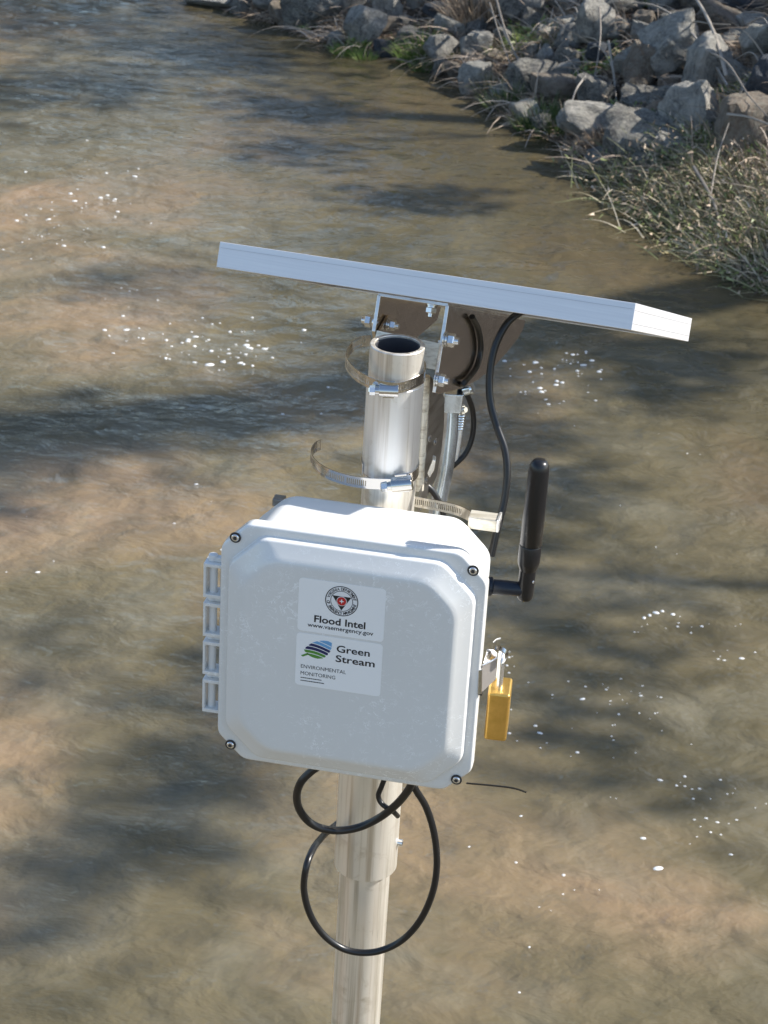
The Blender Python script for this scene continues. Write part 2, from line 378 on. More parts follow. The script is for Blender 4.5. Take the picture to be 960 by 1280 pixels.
# ------------------------------------------------------------------ solar panel
PA = V(-.19319694, 2.11343779, 4.23585815); PB = V(.24107902, 1.97369133, 4.24793989)
PA = CAM + 1.045*(PA-CAM); PB = CAM + 1.045*(PB-CAM)
PX = unit(PB-PA); PD = V(.098, .323, -.137); PD = unit(PD - PX*(PD @ PX)); PN = np.cross(PX, PD)
PW = np.linalg.norm(PB-PA); PL = .381; TH = .0287
def pp(u, d, n): return PA + PX*u + PD*d + PN*n
panel = empty('solar_panel', pp(PW/2, PL/2, -TH), 'rectangular solar panel in a pale metal frame, tipped away above the pole top', 'solar panel')
def rail(name, a, b, inw):                       # L-section rail between two outer corners, mitred
    (ua, da), (ub, db) = a, b; iu, idd = inw
    al = unit(V(ub-ua, db-da, 0))
    def sec(u, d, mit):
        pts = []
        for w_, n_ in ((0, 0), (0, -TH), (.018, -TH), (.018, -TH+.0016), (.0018, -TH+.0016), (.0018, -.0018), (.007, -.0018), (.007, 0)):
            q = V(u, d, 0) + V(iu, idd, 0)*w_ + al*w_*mit; pts.append(pp(q[0], q[1], n_))
        return pts
    return MB().loft([sec(ua, da, 1), sec(ub, db, -1)]).build(name, M['frame'], panel, bevel=.0005, angle=20)
rail('front_rail', (0, 0), (PW, 0), (0, 1)); rail('end_rail', (PW, 0), (PW, PL), (-1, 0))
rail('back_rail', (PW, PL), (0, PL), (0, -1)); rail('end_rail', (0, PL), (0, 0), (1, 0))
MB().box(pp(PW/2, PL/2, -.0045), PX*(PW/2-.002), PD*(PL/2-.002), PN*.0026).build('backsheet', M['backsheet'], panel)
MB().box(pp(PW/2, PL/2, -.0012), PX*(PW/2-.0075), PD*(PL/2-.0075), PN*.0006).build('glass', M['pvglass'], panel)
MB().box(pp(.38, .30, -.0145), PX*.04, PD*.028, PN*.0074).build('junction_box', M['antenna'], panel, bevel=.003)
# grooves along the outer faces
for n_ in (-.0075, -.0215):
    MB().box(pp(PW+.0001, PL/2, n_), PX*.0003, PD*(PL/2-.002), PN*.0002).build('groove', M['groove'], panel)
MB().box(pp(PW/2, -.0001, -.0065), PX*(PW/2-.002), PD*.0003, PN*.0002).build('groove', M['groove'], panel)

# ------------------------------------------------------------------ tilt bracket between pole and panel
UR, UL, D0 = .258, .182, .045
brk = empty('tilt_bracket', pp(.18, .15, -.12), 'shiny folded stainless bracket bolted under the solar panel', 'bracket')
fl = .05
def side_plate(u, prof, flare, th):
    pts = [pp(u + (d-D0)*flare, d, n) for d, n in prof]
    return MB().prism(pts, PX*th)
arc = [(D0, -TH-.0025), (D0, -.1295), (D0+.014, -.130), (D0+.055, -.127), (D0+.10, -.121), (D0+.15, -.111), (D0+.20, -.096), (D0+.25, -.074), (D0+.285, -.056), (D0+.300, -.044), (D0+.303, -TH-.004)]
side_plate(UR, arc, fl, .0042).build('side_plate', M['bracket'], brk, bevel=.0006)
left = [(D0, -TH-.0025), (D0, -.073), (D0+.03, -.10), (D0+.08, -.11), (D0+.16, -.08), (D0+.26, -.05), (D0+.27, -TH-.004)]
side_plate(UL-.0042, left, -.02, .0042).build('side_plate', M['bracket'], brk, bevel=.0006)
MB().prism([pp(UL-.003, D0, -TH-.0003), pp(UR+.003, D0, -TH-.0003), pp(UR+.003, D0+.29, -TH-.0003), pp(UL-.003, D0+.29, -TH-.0003)], -PN*.0042).build('top_web', M['bracket'], brk, bevel=.0006)
# inner channel hugging the pole: web towards the camera, flanges going back
MB().prism([pp(UL+.0006, D0+.002, -.071), pp(UR-.0006, D0+.002, -.0745), pp(UR-.0006, D0+.002, -.104), pp(UL+.0006, D0+.002, -.104)], PD*.003).build('inner_web', M['rail'], brk, bevel=.0005)
for u in (UL+.0006, UR-.0036):
    MB().prism([pp(u, D0+.0055, -.071), pp(u, D0+.0055, -.104), pp(u, D0+.06, -.10), pp(u, D0+.06, -.054), pp(u, D0+.03, -.052)], PX*.003).build('inner_flange', M['bracket'], brk, bevel=.0005)
def bolt(parent, p, ax, s=1.0, washers=2):
    ax = unit(ax); p = np.array(p)
    b = MB(); b.lathe(p, ax, [(.0005, .0085*s), (.0022*s, .0085*s)], 28); o = b.build('washer', M['bolt'], parent)
    if washers > 1: MB().lathe(p, ax, [(.0026*s, .0072*s), (.0050*s, .0072*s)], 28).build('washer', M['bolt'], parent)
    MB().lathe(p, ax, [(.0054*s, .0070*s), (.0056*s, .0075*s), (.0112*s, .0075*s), (.0122*s, .0064*s)], 6).build('bolt_head', M['bolt'], parent, angle=20)
    MB().lathe(p, ax, [(.0122*s, .0042*s), (.0165*s, .0040*s)], 16).build('bolt_shank', M['bolt'], parent)
def on_right(px, py): 
    return plane(px, py, pp(UR+.0052, D0+.01, -.07), PX)
bolt(brk, on_right(555, 424), PX, 1.05); bolt(brk, on_right(544, 474), PX, .95)
pl_ = plane(470, 404, pp(UL-.003, D0, -.06), PX); bolt(brk, pp(UL-.0046, D0+.012, -.062), -PX, 1.0, 1)
bolt(brk, pp(UL+.004, D0+.028, -.063), PX, .85)
bolt(brk, pp(UL+.052, D0+.03, -TH-.0035), -PN, .9)

# ------------------------------------------------------------------ enclosure frame of reference
_yaw, _tilt, _rol = 0.17216437, -0.01629134, 0.00561941
X_ = V(math.cos(_yaw), -math.sin(_yaw), 0); N_ = V(-math.sin(_yaw), -math.cos(_yaw), 0); Z_ = V(0, 0, 1)
Zt = Z_*math.cos(_tilt) + N_*math.sin(_tilt)
BX = X_*math.cos(_rol) + Zt*math.sin(_rol); BZ = Zt*math.cos(_rol) - X_*math.sin(_rol); BN = np.cross(BX, BZ)
BC = V(-0.02938324, 1.93957334, 3.82855962)
def bb(u, v, n): return BC + BX*u + BZ*v + BN*n
def onbox(px, py, n): 
    P = plane(px, py, bb(0, 0, n), BN); return P

# ------------------------------------------------------------------ strut plate and conduit behind the pole
strut = empty('slotted_mounting_plate', (0.042, 2.19, 3.84), 'dull steel mounting plate with holes, standing right behind the pole', 'mounting plate')
SQ = V(.041, 2.155, 4.0)
prof = [plane(px, py, SQ, PX) for px, py in ((536, 470), (545, 484), (553, 497), (552, 530), (549, 562), (543, 595), (531, 620), (521, 640), (524, 610), (531, 560))]
MB().prism(prof, PX*.003).build('side_plate', M['plate'], strut, bevel=.0005)
for px, py in ((537, 548), (533, 600), (544, 552)):
    c = plane(px, py, SQ+PX*.003, PX); ringp = [(0.0001, .0042), (.0008, .0042), (.0008, .0026)]
    MB().lathe(c, PX, ringp, 16, False, False).build('rivet', M['bolt'], strut)
a, b = aty(531, 470, 2.148), aty(523, 612, 2.148)
MB().tube([a, b], .0062, 20).build('edge_tube', M['rail'], strut)
a = aty(539, 588, 2.15)
MB().prism([aty(534, 592, 2.14), aty(541, 574, 2.14), aty(545, 576, 2.14), aty(543, 588, 2.14), aty(537, 598, 2.14)], V(0, .012, 0)).build('spring_clip', M['bolt'], strut, bevel=.0008)

cond = empty('sensor_conduit', aty(549, 640, 2.25), 'blue-sheened metal conduit standing behind the pole under the bracket', 'conduit')
pts = [aty(564, 512, 2.262), aty(562, 545, 2.256), aty(557, 585, 2.248), aty(549, 625, 2.24), aty(543, 655, 2.235)]
MB().tube(spline(pts, 6), [.0098 + .0012*0 for _ in range(25)], 28).build('conduit_tube', M['conduit'], cond)
c = aty(566, 500, 2.262)
MB().box(c, V(.0115, 0, 0), V(0, .012, 0), V(.0008, 0, .0125)).build('square_collar', M['conduit'], cond, bevel=.0015)
MB().tube([aty(577, 522, 2.27), aty(569, 576, 2.262)], .0038, 14).build('threaded_rod', M['sleeve'], cond)
for i in range(7):
    p0 = aty(577.2-i*.45, 517+i*3.2, 2.268); MB().lathe(p0, V(-.03, -.03, 1), [(0, .0042), (.0012, .0047), (.0024, .0042)], 14).build('thread', M['bolt'], cond)
bolt(cond, aty(572, 512, 2.262), V(.7, -.6, .3), .8, 1)
MB().lathe(aty(580, 487, 2.26), V(.9, -.2, .4), [(0, .0075), (.009, .008), (.011, .0065)], 18).build('end_cap', M['conduit'], cond)

# ------------------------------------------------------------------ hose clamps
def band(mb, pts, nrm, w, slots, th=.0010):
    """strap along pts, width w along nrm; slots = (start, end) fractions with real cut-outs"""
    P = [np.array(p) for p in pts]; nrm = unit(nrm); L = [0]
    for a, b in zip(P[:-1], P[1:]): L.append(L[-1] + np.linalg.norm(b-a))
    T = L[-1]; n = int(T/.00115); S = np.linspace(0, T, n+1)
    Q = np.stack([np.interp(S, L, [p[k] for p in P]) for k in range(3)], 1)
    tan = np.gradient(Q, axis=0); out = np.cross(tan, nrm); out /= np.linalg.norm(out, axis=1)[:, None]
    def seg(i, lo, hi):
        a, b = Q[i], Q[i+1]; vs = []
        for p, o in ((a, out[i]), (b, out[i+1])):
            for h in (lo, hi):
                for k in (-.5, .5): vs.append(p + nrm*h + o*th*k)
        mb.add(vs, [(0, 1, 3, 2), (4, 6, 7, 5), (0, 4, 5, 1), (2, 3, 7, 6), (0, 2, 6, 4), (1, 5, 7, 3)])
    for i in range(n):
        fr = S[i]/T; cut = any(a <= fr <= b for a, b in slots) and i % 2 == 1
        if cut: seg(i, -w/2, -w*.27); seg(i, w*.27, w/2)
        else: seg(i, -w/2, w/2)
    return mb
def housing(parent, c, along, up, s=1.0):
    along = unit(along); up = unit(up - along*(up @ along)); o = unit(np.cross(along, up))
    if o @ (c-CAM) > 0: o = -o
    mb = MB(); n = 14
    prof = [(-.0075, 0), (-.0075, .003)] + [(-.0068*math.cos(math.pi*k/n), .003 + .0072*math.sin(math.pi*k/n)) for k in range(n+1)] + [(.0075, .003), (.0075, 0)]
    mb.prism([c - along*.010*s + up*a*s + o*b*s for a, b in prof], along*.020*s); mb.build('worm_housing', M['clamp'], parent, bevel=.0006)
    for k in (-1, 1):
        MB().box(c + up*k*.0085*s + o*.0016, along*.006*s, up*.0016*s, o*.0009).build('housing_tab', M['clamp'], parent, bevel=.0004)
    p = c - along*.0105*s + o*.0045*s
    MB().cyl(p + along*.001, p - along*.0035*s, .0040*s, n=18).build('screw_collar', M['clamp'], parent)
    MB().lathe(p - along*.0036*s, -along, [(0, .0050*s), (.0055*s, .0050*s), (.0066*s, .0038*s)], 6).build('screw_head', M['bolt'], parent, angle=20)
# upper clamp: an oversized hoop hanging out to the left of the pole top
ca = empty('hose_clamp', aty(485, 487, AY-.032), 'stainless hose clamp round the very top of the pole, its hoop bulging left', 'hose clamp', 'hose clamps')
fr = aty(486, 481, AY-.0325); nr = unit(V(.02, -.13, 1))
pth = [plane(px, py, fr, nr) for px, py in ((463, 426), (452, 427), (441, 433), (434, 443), (433, 453), (439, 463), (450, 472), (464, 479), (478, 483), (494, 485), (509, 482), (521, 476))]
zc = pth[-1]
tail = []
for a in np.linspace(math.radians(-38), math.radians(150), 16):
    x = AX + .0322*math.cos(a); y = AY + .0322*math.sin(a); q = fr + V(x-fr[0], y-fr[1], 0); q[2] = fr[2] - (nr[0]*(x-fr[0]) + nr[1]*(y-fr[1]))/nr[2]; tail.append(q)
band(MB(), spline(pth[:-1] + tail[1:], 5), nr, .0138, [(.02, .15), (.22, .40), (.50, .60)]).build('strap', M['clamp'], ca, angle=50)
housing(ca, aty(486, 486, AY-.0335), V(1, 0, .02), V(0, -.1, 1), 1.05)
cb = empty('hose_clamp', aty(498, 603, AY-.032), 'hose clamp lower on the pole with its slotted free tail curling left above the box', 'hose clamp', 'hose clamps')
fr = aty(500, 603, AY-.0325); nr = unit(V(.0, -.12, 1))
pth = [plane(px, py, fr, nr) for px, py in ((401, 556), (394, 559), (389, 567), (390, 575), (396, 583), (406, 590), (420, 596), (438, 601), (458, 604), (478, 605), (494, 605), (508, 603))]
tail = []
for a in np.linspace(math.radians(-62), math.radians(200), 22):
    x = AX + .0322*math.cos(a); y = AY + .0322*math.sin(a); z = fr[2] - (nr[0]*(x-fr[0]) + nr[1]*(y-fr[1]))/nr[2]; tail.append(V(x, y, z))
band(MB(), spline(pth + tail[1:], 5), nr, .0138, [(.0, .05), (.09, .29), (.30, .375)]).build('strap', M['clamp'], cb, angle=50)
housing(cb, aty(503, 603, AY-.034), V(1, -.08, .22), V(-.1, -.1, 1), 1.15)
cc = empty('hose_clamp', aty(540, 630, AY), 'hose clamp strap half hidden behind the top edge of the box', 'hose clamp', 'hose clamps')
zc = aty(530, 630, 2.12)[2]; pts = []
for px, py in ((508, 625), (530, 629), (552, 633), (572, 638), (588, 646), (600, 658)): pts.append(atz(px, py, zc))
band(MB(), spline(pts, 6), V(0, -.1, 1), .0138, [(.05, .62)]).build('strap', M['clamp'], cc, angle=50)

# ------------------------------------------------------------------ the enclosure
box = empty('equipment_enclosure', bb(0, -.146, -.06), 'light grey square plastic enclosure with chamfered lid and two stickers, clamped to the pole', 'enclosure')
box['label'] = 'light grey square plastic equipment box with two stickers on its lid, mounted on the pole'
def octo(hw, hh, ch, r=.008, k=4):
    """rounded octagon in box coordinates"""
    C8 = [(hw, -hh+ch), (hw, hh-ch), (hw-ch, hh), (-hw+ch, hh), (-hw, hh-ch), (-hw, -hh+ch), (-hw+ch, -hh), (hw-ch, -hh)]
    out = []
    for i, p in enumerate(C8):
        a = V(*C8[i-1])-V(*p); b = V(*C8[(i+1) % 8])-V(*p); a /= np.linalg.norm(a); b /= np.linalg.norm(b); p = V(*p)
        for j in range(k+1):
            t = j/k; out.append((1-t)**2*(p+a*r) + 2*t*(1-t)*p + t*t*(p+b*r))
    return out
def oloop(hw, hh, ch, n, r=.008, k=4): return [bb(q[0], q[1], n) for q in octo(hw, hh, ch, r, k)]
lid = MB().loft([oloop(.1445, .1475, .030, -.0155, .007), oloop(.1450, .1480, .030, -.0145, .007), oloop(.1450, .1480, .030, -.0030, .007), oloop(.1444, .1474, .0299, -.0012, .007), oloop(.1430, .1460, .0296, -.0002, .007),
                 oloop(.1395, .1425, .0335, 0, .008), oloop(.1352, .1382, .0358, .0002, .009), oloop(.1345, .1375, .0360, .0012, .009), oloop(.1338, .1368, .0360, .0068, .009), oloop(.1332, .1362, .0360, .0080, .009), oloop(.1320, .1350, .0358, .0087, .009),
                 oloop(.1262, .1290, .0345, .0118, .012), oloop(.1200, .1226, .0325, .0158, .014), oloop(.1162, .1186, .0305, .0180, .014), oloop(.1135, .1158, .0295, .0188, .014), oloop(.1100, .1120, .0280, .0190, .014)]
                + [oloop(.11*k, .112*k, .028*k, .0190, .014*k) for k in (.75, .5, .25, .05)])
lido = lid.build('lid', M['lid'], box, angle=38)
MB().loft([oloop(.1405, .1435, .028, -.0185, .014), oloop(.1405, .1435, .028, -.0152, .014)], False, False).build('gasket', M['gasket'], box)
body = MB().loft([oloop(.142, .143, .029, -.0182, .010), oloop(.142, .143, .029, -.0225, .010), oloop(.140, .141, .0295, -.0238, .010), oloop(.1385, .1388, .032, -.026, .011), oloop(.1375, .1375, .034, -.032, .011),
                  oloop(.1335, .1345, .036, -.108, .011), oloop(.1320, .1330, .037, -.114, .011), oloop(.1290, .1300, .037, -.1185, .011), oloop(.124, .125, .037, -.1205, .011)])
body.build('body', M['body'], box, angle=50)
# lid screws
for su in (-1, 1):
    for sv in (-1, 1):
        c = bb(su*.1289, sv*.1305, .0003)
        s = MB().lathe(c, BN, [(0, .0062), (.0008, .0062), (.0009, .0046), (.0001, .0044)], 28).build('screw_recess', M['recess'], box)
        MB().lathe(c, BN, [(.0004, .0043), (.0016, .0042), (.0024, .0034), (.0026, .0022), (.0014, .0020)], 24, True, True).build('screw_head', M['bolt'], s)
        mb = MB()
        star = [c + BN*.0027 + (BX*math.cos(k*math.pi/6+.3) + BZ*math.sin(k*math.pi/6+.3))*(.0026 if k % 2 else .0016) for k in range(12)]
        mb.prism(star, BN*.0002); mb.build('screw_socket', M['recess'], s)
# hinge down the left side
for i in range(4):
    v0 = .0885 - i*.0485; h = .0375; uo = -.1655+.0003*i; ui = -.1452; nn = -.006; dep = .020
    k = MB()
    k.box(bb((uo+ui)/2, v0, nn-dep/2), BX*(ui-uo)/2, BZ*.0022, BN*dep/2)
    k.box(bb((uo+ui)/2, v0-h, nn-dep/2), BX*(ui-uo)/2, BZ*.0022, BN*dep/2)
    k.box(bb(uo+.0014, v0-h/2, nn-dep/2), BX*.0014, BZ*(h/2-.0018), BN*dep/2)
    kn = k.build('hinge_knuckle', M['lid'], box, bevel=.0008)
    MB().cyl(bb(-.1562, v0-.002, nn-dep*.45), bb(-.1562, v0-h+.002, nn-dep*.45), .0044, n=20).build('hinge_barrel', M['body'], kn)
    MB().box(bb(-.1475, v0-h/2, nn-dep*.75), BX*.0022, BZ*(h/2-.002), BN*.002).build('hinge_leaf', M['body'], kn)
    MB().lathe(bb(-.1572, v0+.0026, nn-dep*.5), BZ, [(0, .0050), (.004, .0056), (.0068, .0048), (.0078, .003)], 18).build('hinge_cap', M['body'], kn)
    MB().box(bb(-.1505, v0+.0050, nn-dep*.5), BX*.0052, BZ*.0028, BN*.004).build('hinge_tab', M['body'], kn, bevel=.001)
    MB().cyl(bb(-.1572, v0-h-.0024, nn-dep*.5), bb(-.1572, v0-h-.0056, nn-dep*.5), .0046, .0038, n=18).build('hinge_foot', M['body'], kn)
# cable glands under the box
for px, py, r in ((395, 966, .007), (515, 979, .0075)):
    p = plane(px, py, bb(0, -.143, 0), BZ); p = p + BZ*.0
    u = float((p-BC) @ BX); n = -.055
    MB().lathe(bb(u, -.136, n), -BZ, [(0, .011), (.009, .011), (.010, .0085), (.019, .008)], 18).build('cable_gland', M['antenna'], box, bevel=.0004)
q = bb(.052, -.136, -.05); MB().lathe(q, -BZ, [(0, .0085), (.020, .0085), (.0205, .0095), (.026, .0092), (.0265, .0075)], 26).build('vent_plug', M['sleeve'], box)
# antenna on the right side
ant = MB(); p0 = bb(.1375, .0925, -.035); 
hinge_pt = aty(657, 737, p0[1]); p0 = V(p0[0], p0[1], hinge_pt[2]+.0015)
dirx = unit(hinge_pt-p0); Lx = np.linalg.norm(hinge_pt-p0)
up = unit(V(.012, 0, 1))
ant.lathe(p0, dirx, [(0, .0092), (.001, .0098), (.0085, .0098), (.0092, .0088)], 30)
ant.lathe(p0, dirx, [(.0094, .0082), (.010, .0086), (Lx*.82, .0080), (Lx*.93, .0078)], 30)
aa = ant.build('antenna_connector', M['connector'], box)
for k in range(10):
    th = 2*math.pi*k/10; e1 = unit(np.cross(dirx, V(0, 0, 1))); e2 = np.cross(dirx, e1)
    MB().box(p0+dirx*.005 + (e1*math.cos(th)+e2*math.sin(th))*.0098, dirx*.0032, (e2*math.cos(th)-e1*math.sin(th))*.0012, (e1*math.cos(th)+e2*math.sin(th))*.0005).build('grip_rib', M['connector'], aa)
H = hinge_pt - up*.009
el = MB().lathe(H, up, [(-.004, .0045), (-.0025, .0070), (0, .0086), (.004, .0090), (.033, .0090), (.036, .0086)], 32)
el.build('antenna_elbow', M['antenna'], box)
MB().lathe(H, up, [(.028, .0070), (.033, .0088), (.040, .0114), (.044, .0120), (.063, .0122), (.064, .0117)], 32).build('antenna_collar', M['antenna'], box)
MB().lathe(H, up, [(.0641, .0113), (.0650, .0119), (.110, .0117), (.152, .0110), (.157, .0102), (.1608, .0085), (.1632, .006), (.1642, .002)], 32).build('antenna_rod', M['antenna'], box)
MB().lathe(H+up*.022+V(.0066, -.0062, 0), V(.7, -.7, 0), [(0, .0016), (.0006, .0013)], 12).build('antenna_pin', M['bolt'], box)
# latch on the right side
def L_(px, py, n=-.012): return onbox(px, py, n)
lt = MB(); lt.prism([L_(598, 838, .0), L_(602.5, 837, .0), L_(602, 868, .0), L_(597, 868, .0)], -BN*.010); latch = lt.build('latch_keeper', M['clamp'], box, bevel=.0006)
quad = [L_(603, 832, -.004), L_(621, 823, -.018), L_(620, 849, -.018), L_(602, 866, -.004)]
MB().prism(quad, unit(np.cross(quad[1]-quad[0], quad[3]-quad[0]))*.0012).build('latch_lever', M['lever'], latch, bevel=.0004)
MB().tube([L_(603, 831.5, -.0035), L_(613, 827, -.011), L_(621, 822, -.0175)], .0011, 10).build('lever_lip', M['bolt'], latch)
quad = [L_(604, 829, -.006), L_(609, 811, -.020), L_(617, 812, -.028), L_(621.5, 816, -.026), L_(621.5, 822, -.019)]
MB().prism(quad, V(.0, .001, -.0012)).build('latch_arm', M['clamp'], latch, bevel=.0004)
MB().box(L_(601, 866, -.004), BX*.002, BZ*.0022, BN*.002).build('lever_pin', M['recess'], latch)
MB().tube(spline([L_(617, 803, -.02), L_(621, 799.5, -.02), L_(626, 798, -.02)], 4), .0010, 8).build('latch_hook', M['bolt'], latch)
MB().prism([L_(617, 803, -.02), L_(622, 799, -.02), L_(619.5, 810, -.02), L_(616.5, 811, -.02)], -BN*.003).build('hook_plate', M['clamp'], latch)
# flat hasp strip curling round the padlock shackle
pth = spline([L_(619, 810, -.02), L_(626, 811, -.02), L_(632, 815, -.02), L_(634, 821, -.02), L_(631, 827, -.02), L_(628, 828, -.02)], 6)
band(MB(), pth, BN, .008, []).build('hasp_loop', M['clamp'], latch, angle=60)

# ---- stickers
ST = .0192
def rrect(u0, v0, u1, v1, r, n, k=5):
    out = []
    for cx, cy, a0 in ((u1-r, v1-r, 0), (u0+r, v1-r, 90), (u0+r, v0+r, 180), (u1-r, v0+r, 270)):
        for j in range(k+1):
            a = math.radians(a0 + 90*j/k); out.append(bb(cx + r*math.cos(a), cy + r*math.sin(a), n))
    return out
def flat(pts, name, mt, parent, n0, th=.00012):
    return MB().loft([[bb(p[0], p[1], n0) for p in pts], [bb(p[0], p[1], n0+th) for p in pts]]).build(name, mt, parent, smooth=False)
stk = []
for (u0, v0, u1, v1), lab in (((-.0533, .0397, .0410, .1036), 'upper silver sticker with round emblem'), ((-.0537, -.0280, .0410, .0368), 'lower silver sticker with leaf logo')):
    s = MB().loft([rrect(u0, v0, u1, v1, .004, .0188), rrect(u0, v0, u1, v1, .004, ST)]).build('sticker', M['sticker'], box, smooth=False); s['label'] = lab; stk.append(s)
def glyphs(txt, bold=0.0):
    cu = bpy.data.curves.new('lettering', 'FONT'); cu.body = txt; cu.size = 1; cu.extrude = 0; cu.offset = bold; cu.resolution_u = 3
    o = bpy.data.objects.new('lettering', cu); COL.objects.link(o); bpy.context.view_layer.update()
    me = bpy.data.meshes.new_from_object(o.evaluated_get(bpy.context.evaluated_depsgraph_get()))
    v = np.array([q.co[:] for q in me.vertices]).reshape(-1, 3)[:, :2]; f = [tuple(p.vertices) for p in me.polygons]
    bpy.data.objects.remove(o); bpy.data.curves.remove(cu); bpy.data.meshes.remove(me); return v, f
def text(txt, u, v, w, cap, parent, name='lettering', bold=0.0, mt='ink', centre=False):
    g, f = glyphs(txt, bold); lo = g.min(0); hi = g.max(0); sx = w/(hi[0]-lo[0]); sy = cap
    if centre: u -= w/2
    me = MB(); me.add([bb(u + (q[0]-lo[0])*sx, v + q[1]*sy, ST+.00015) for q in g], f)
    return me.build(name, M[mt], parent, smooth=False)
s1, s2 = stk
text('Flood Intel', -.0072, .0397+.0128, .0560, .0118, s1, bold=.022, centre=True)
text('www.vaemergency.gov', -.0062, .0397+.0062, .0720, .0070, s1, bold=.012, centre=True)
ec = (-.0062, .1036-.0215)
circ = lambda r, n=48: [(ec[0] + r*math.cos(2*math.pi*i/n), ec[1] + r*math.sin(2*math.pi*i/n)) for i in range(n)]
def annulus(r0, r1, name, mt):
    n = 56; mb = MB(); vs = []; 
    for r in (r0, r1): vs += [bb(ec[0] + r*math.cos(2*math.pi*i/n), ec[1] + r*math.sin(2*math.pi*i/n), ST+.00014) for i in range(n)]
    mb.add(vs, [(i, (i+1) % n, n+(i+1) % n, n+i) for i in range(n)]); return mb.build(name, M[mt], s1, smooth=False)
flat(circ(.0176), 'emblem_disc', M['white'], s1, ST, .0001)
annulus(.0170, .0180, 'emblem_ring', 'ink'); annulus(.0116, .0123, 'emblem_ring', 'ink')
tri = [(ec[0]-.0103, ec[1]+.0058), (ec[0]+.0103, ec[1]+.0058), (ec[0], ec[1]-.0112)]
flat(tri, 'emblem_triangle', M['ink'], s1, ST+.0001, .0001)
flat(circ(.0056, 32), 'emblem_badge', M['white'], s1, ST+.0002, .0001)
flat(circ(.0050, 32), 'emblem_badge', M['red'], s1, ST+.0003, .0001)
flat([(ec[0] + (.0030 if k % 2 == 0 else .0010)*math.sin(k*math.pi/4), ec[1] + (.0030 if k % 2 == 0 else .0010)*math.cos(k*math.pi/4)) for k in range(8)], 'emblem_star', M['white'], s1, ST+.0004, .0001)
def arc_text(txt, r, a0, a1, flip):
    mb = MB(); n = len(txt)
    for i, ch in enumerate(txt):
        if ch == ' ': continue
        g, f = glyphs(ch, .03); cx = (g[:, 0].min()+g[:, 0].max())/2; a = math.radians(a0 + (a1-a0)*i/(n-1)); s = .0046
        vs = []
        for q in g:
            x = (q[0]-cx)*s*.85; y = (q[1]-.35)*s
            if flip: rr = r - y; th = a + x/r
            else: rr = r + y; th = a - x/r
            vs.append(bb(ec[0] + rr*math.cos(th), ec[1] + rr*math.sin(th), ST+.00016))
        mb.add(vs, f)
    mb.build('lettering', M['ink'], s1, smooth=False)
arc_text('VIRGINIA DEPARTMENT', .01465, 165, 15, False); arc_text('OF EMERGENCY MANAGEMENT', .01465, 190, 350, True)
# lower sticker: leaf of stripes + words
top = .0368; lf = -.0537
text('Green', lf+.0445, top-.0170, .0365, .0118, s2, bold=.016); text('Stream', lf+.0440, top-.0292, .0430, .0118, s2, bold=.016)
text('ENVIRONMENTAL', lf+.0060, top-.0430, .0500, .0064, s2, bold=0); text('MONITORING', lf+.0060, top-.0515, .0385, .0064, s2, bold=0)
for k, vv in enumerate((top-.0556, top-.0592)):
    uu = lf+.0062
    while uu < lf+.0295:
        ww = rnd.uniform(.0012, .0034); flat([(uu, vv), (uu+ww, vv), (uu+ww, vv+.0010), (uu, vv+.0010)], 'small_print', M['ink'], s2, ST+.0001, .00008); uu += ww + .0003
lc = (lf+.0238, top-.0172); tilt = math.radians(4)
def leaf_outline(t):          # vertical extent of the leaf at horizontal fraction t in 0..1
    hi = [(.0, -.22), (.05, .02), (.15, .30), (.3, .62), (.5, .88), (.7, .98), (.85, 1.0), (1, 1.0)]
    lo = [(.0, -.30), (.05, -.52), (.15, -.74), (.3, -.92), (.5, -1.0), (.7, -.88), (.85, -.55), (.95, -.1), (1, .35)]
    i = lambda L: float(np.interp(t, [q[0] for q in L], [q[1] for q in L])); return i(lo), i(hi)
stripes = [(.78, 1.2, 'lightblue'), (.40, .70, 'lightblue'), (.04, .32, 'navy'), (-.34, -.04, 'navy'), (-.70, -.42, 'green'), (-1.2, -.78, 'green')]
for a, b, cm in stripes:
    T = np.linspace(0, 1, 25); up_, dn = [], []
    for tt in T:
        wv = .17*math.sin(3.2*tt+.3) - .42*(tt-.35); lo, hi = leaf_outline(tt); y0 = max(lo, a+wv); y1 = min(hi, b+wv)
        if y1 > y0 + .01: up_.append((lc[0]-.0148+.0300*tt, lc[1]+.0118*y1)); dn.append((lc[0]-.0148+.0300*tt, lc[1]+.0118*y0))
    if len(up_) > 1: flat(dn + up_[::-1], 'leaf_stripe', M[cm], s2, ST+.00005, .0001)
flat([(lc[0]-.0148-.0035, lc[1]-.0105), (lc[0]-.0110, lc[1]-.0062), (lc[0]-.0090, lc[1]-.0080), (lc[0]-.0128, lc[1]-.0100), (lc[0]-.0148-.0012, lc[1]-.0118)], 'leaf_stem', M['green'], s2, ST+.00005, .0001)

# ------------------------------------------------------------------ mounting rail behind the box
rl = empty('mounting_rail', bb(.0, .118, -.135), 'short horizontal aluminium rail behind the box, its cream end showing at top right', 'rail')
cR = .1250
MB().box(bb(.1195, cR-.001, -.1325), BX*.016, BZ*.0072, BN*.010).build('rail_bar', M['rail'], rl, bevel=.001)
MB().box(bb(.1368, cR, -.1325), BX*.0015, BZ*.0078, BN*.0108).build('rail_end_cap', M['sleeve'], rl, bevel=.0008)
MB().box(bb(.1384, cR-.002, -.132), BX*.0006, BZ*.0035, BN*.005).build('end_slot', M['recess'], rl)
MB().box(bb(-.112, .1175, -.127), BX*.0065, BZ*.0045, BN*.007).build('rail_foot', M['plate'], rl, bevel=.001)

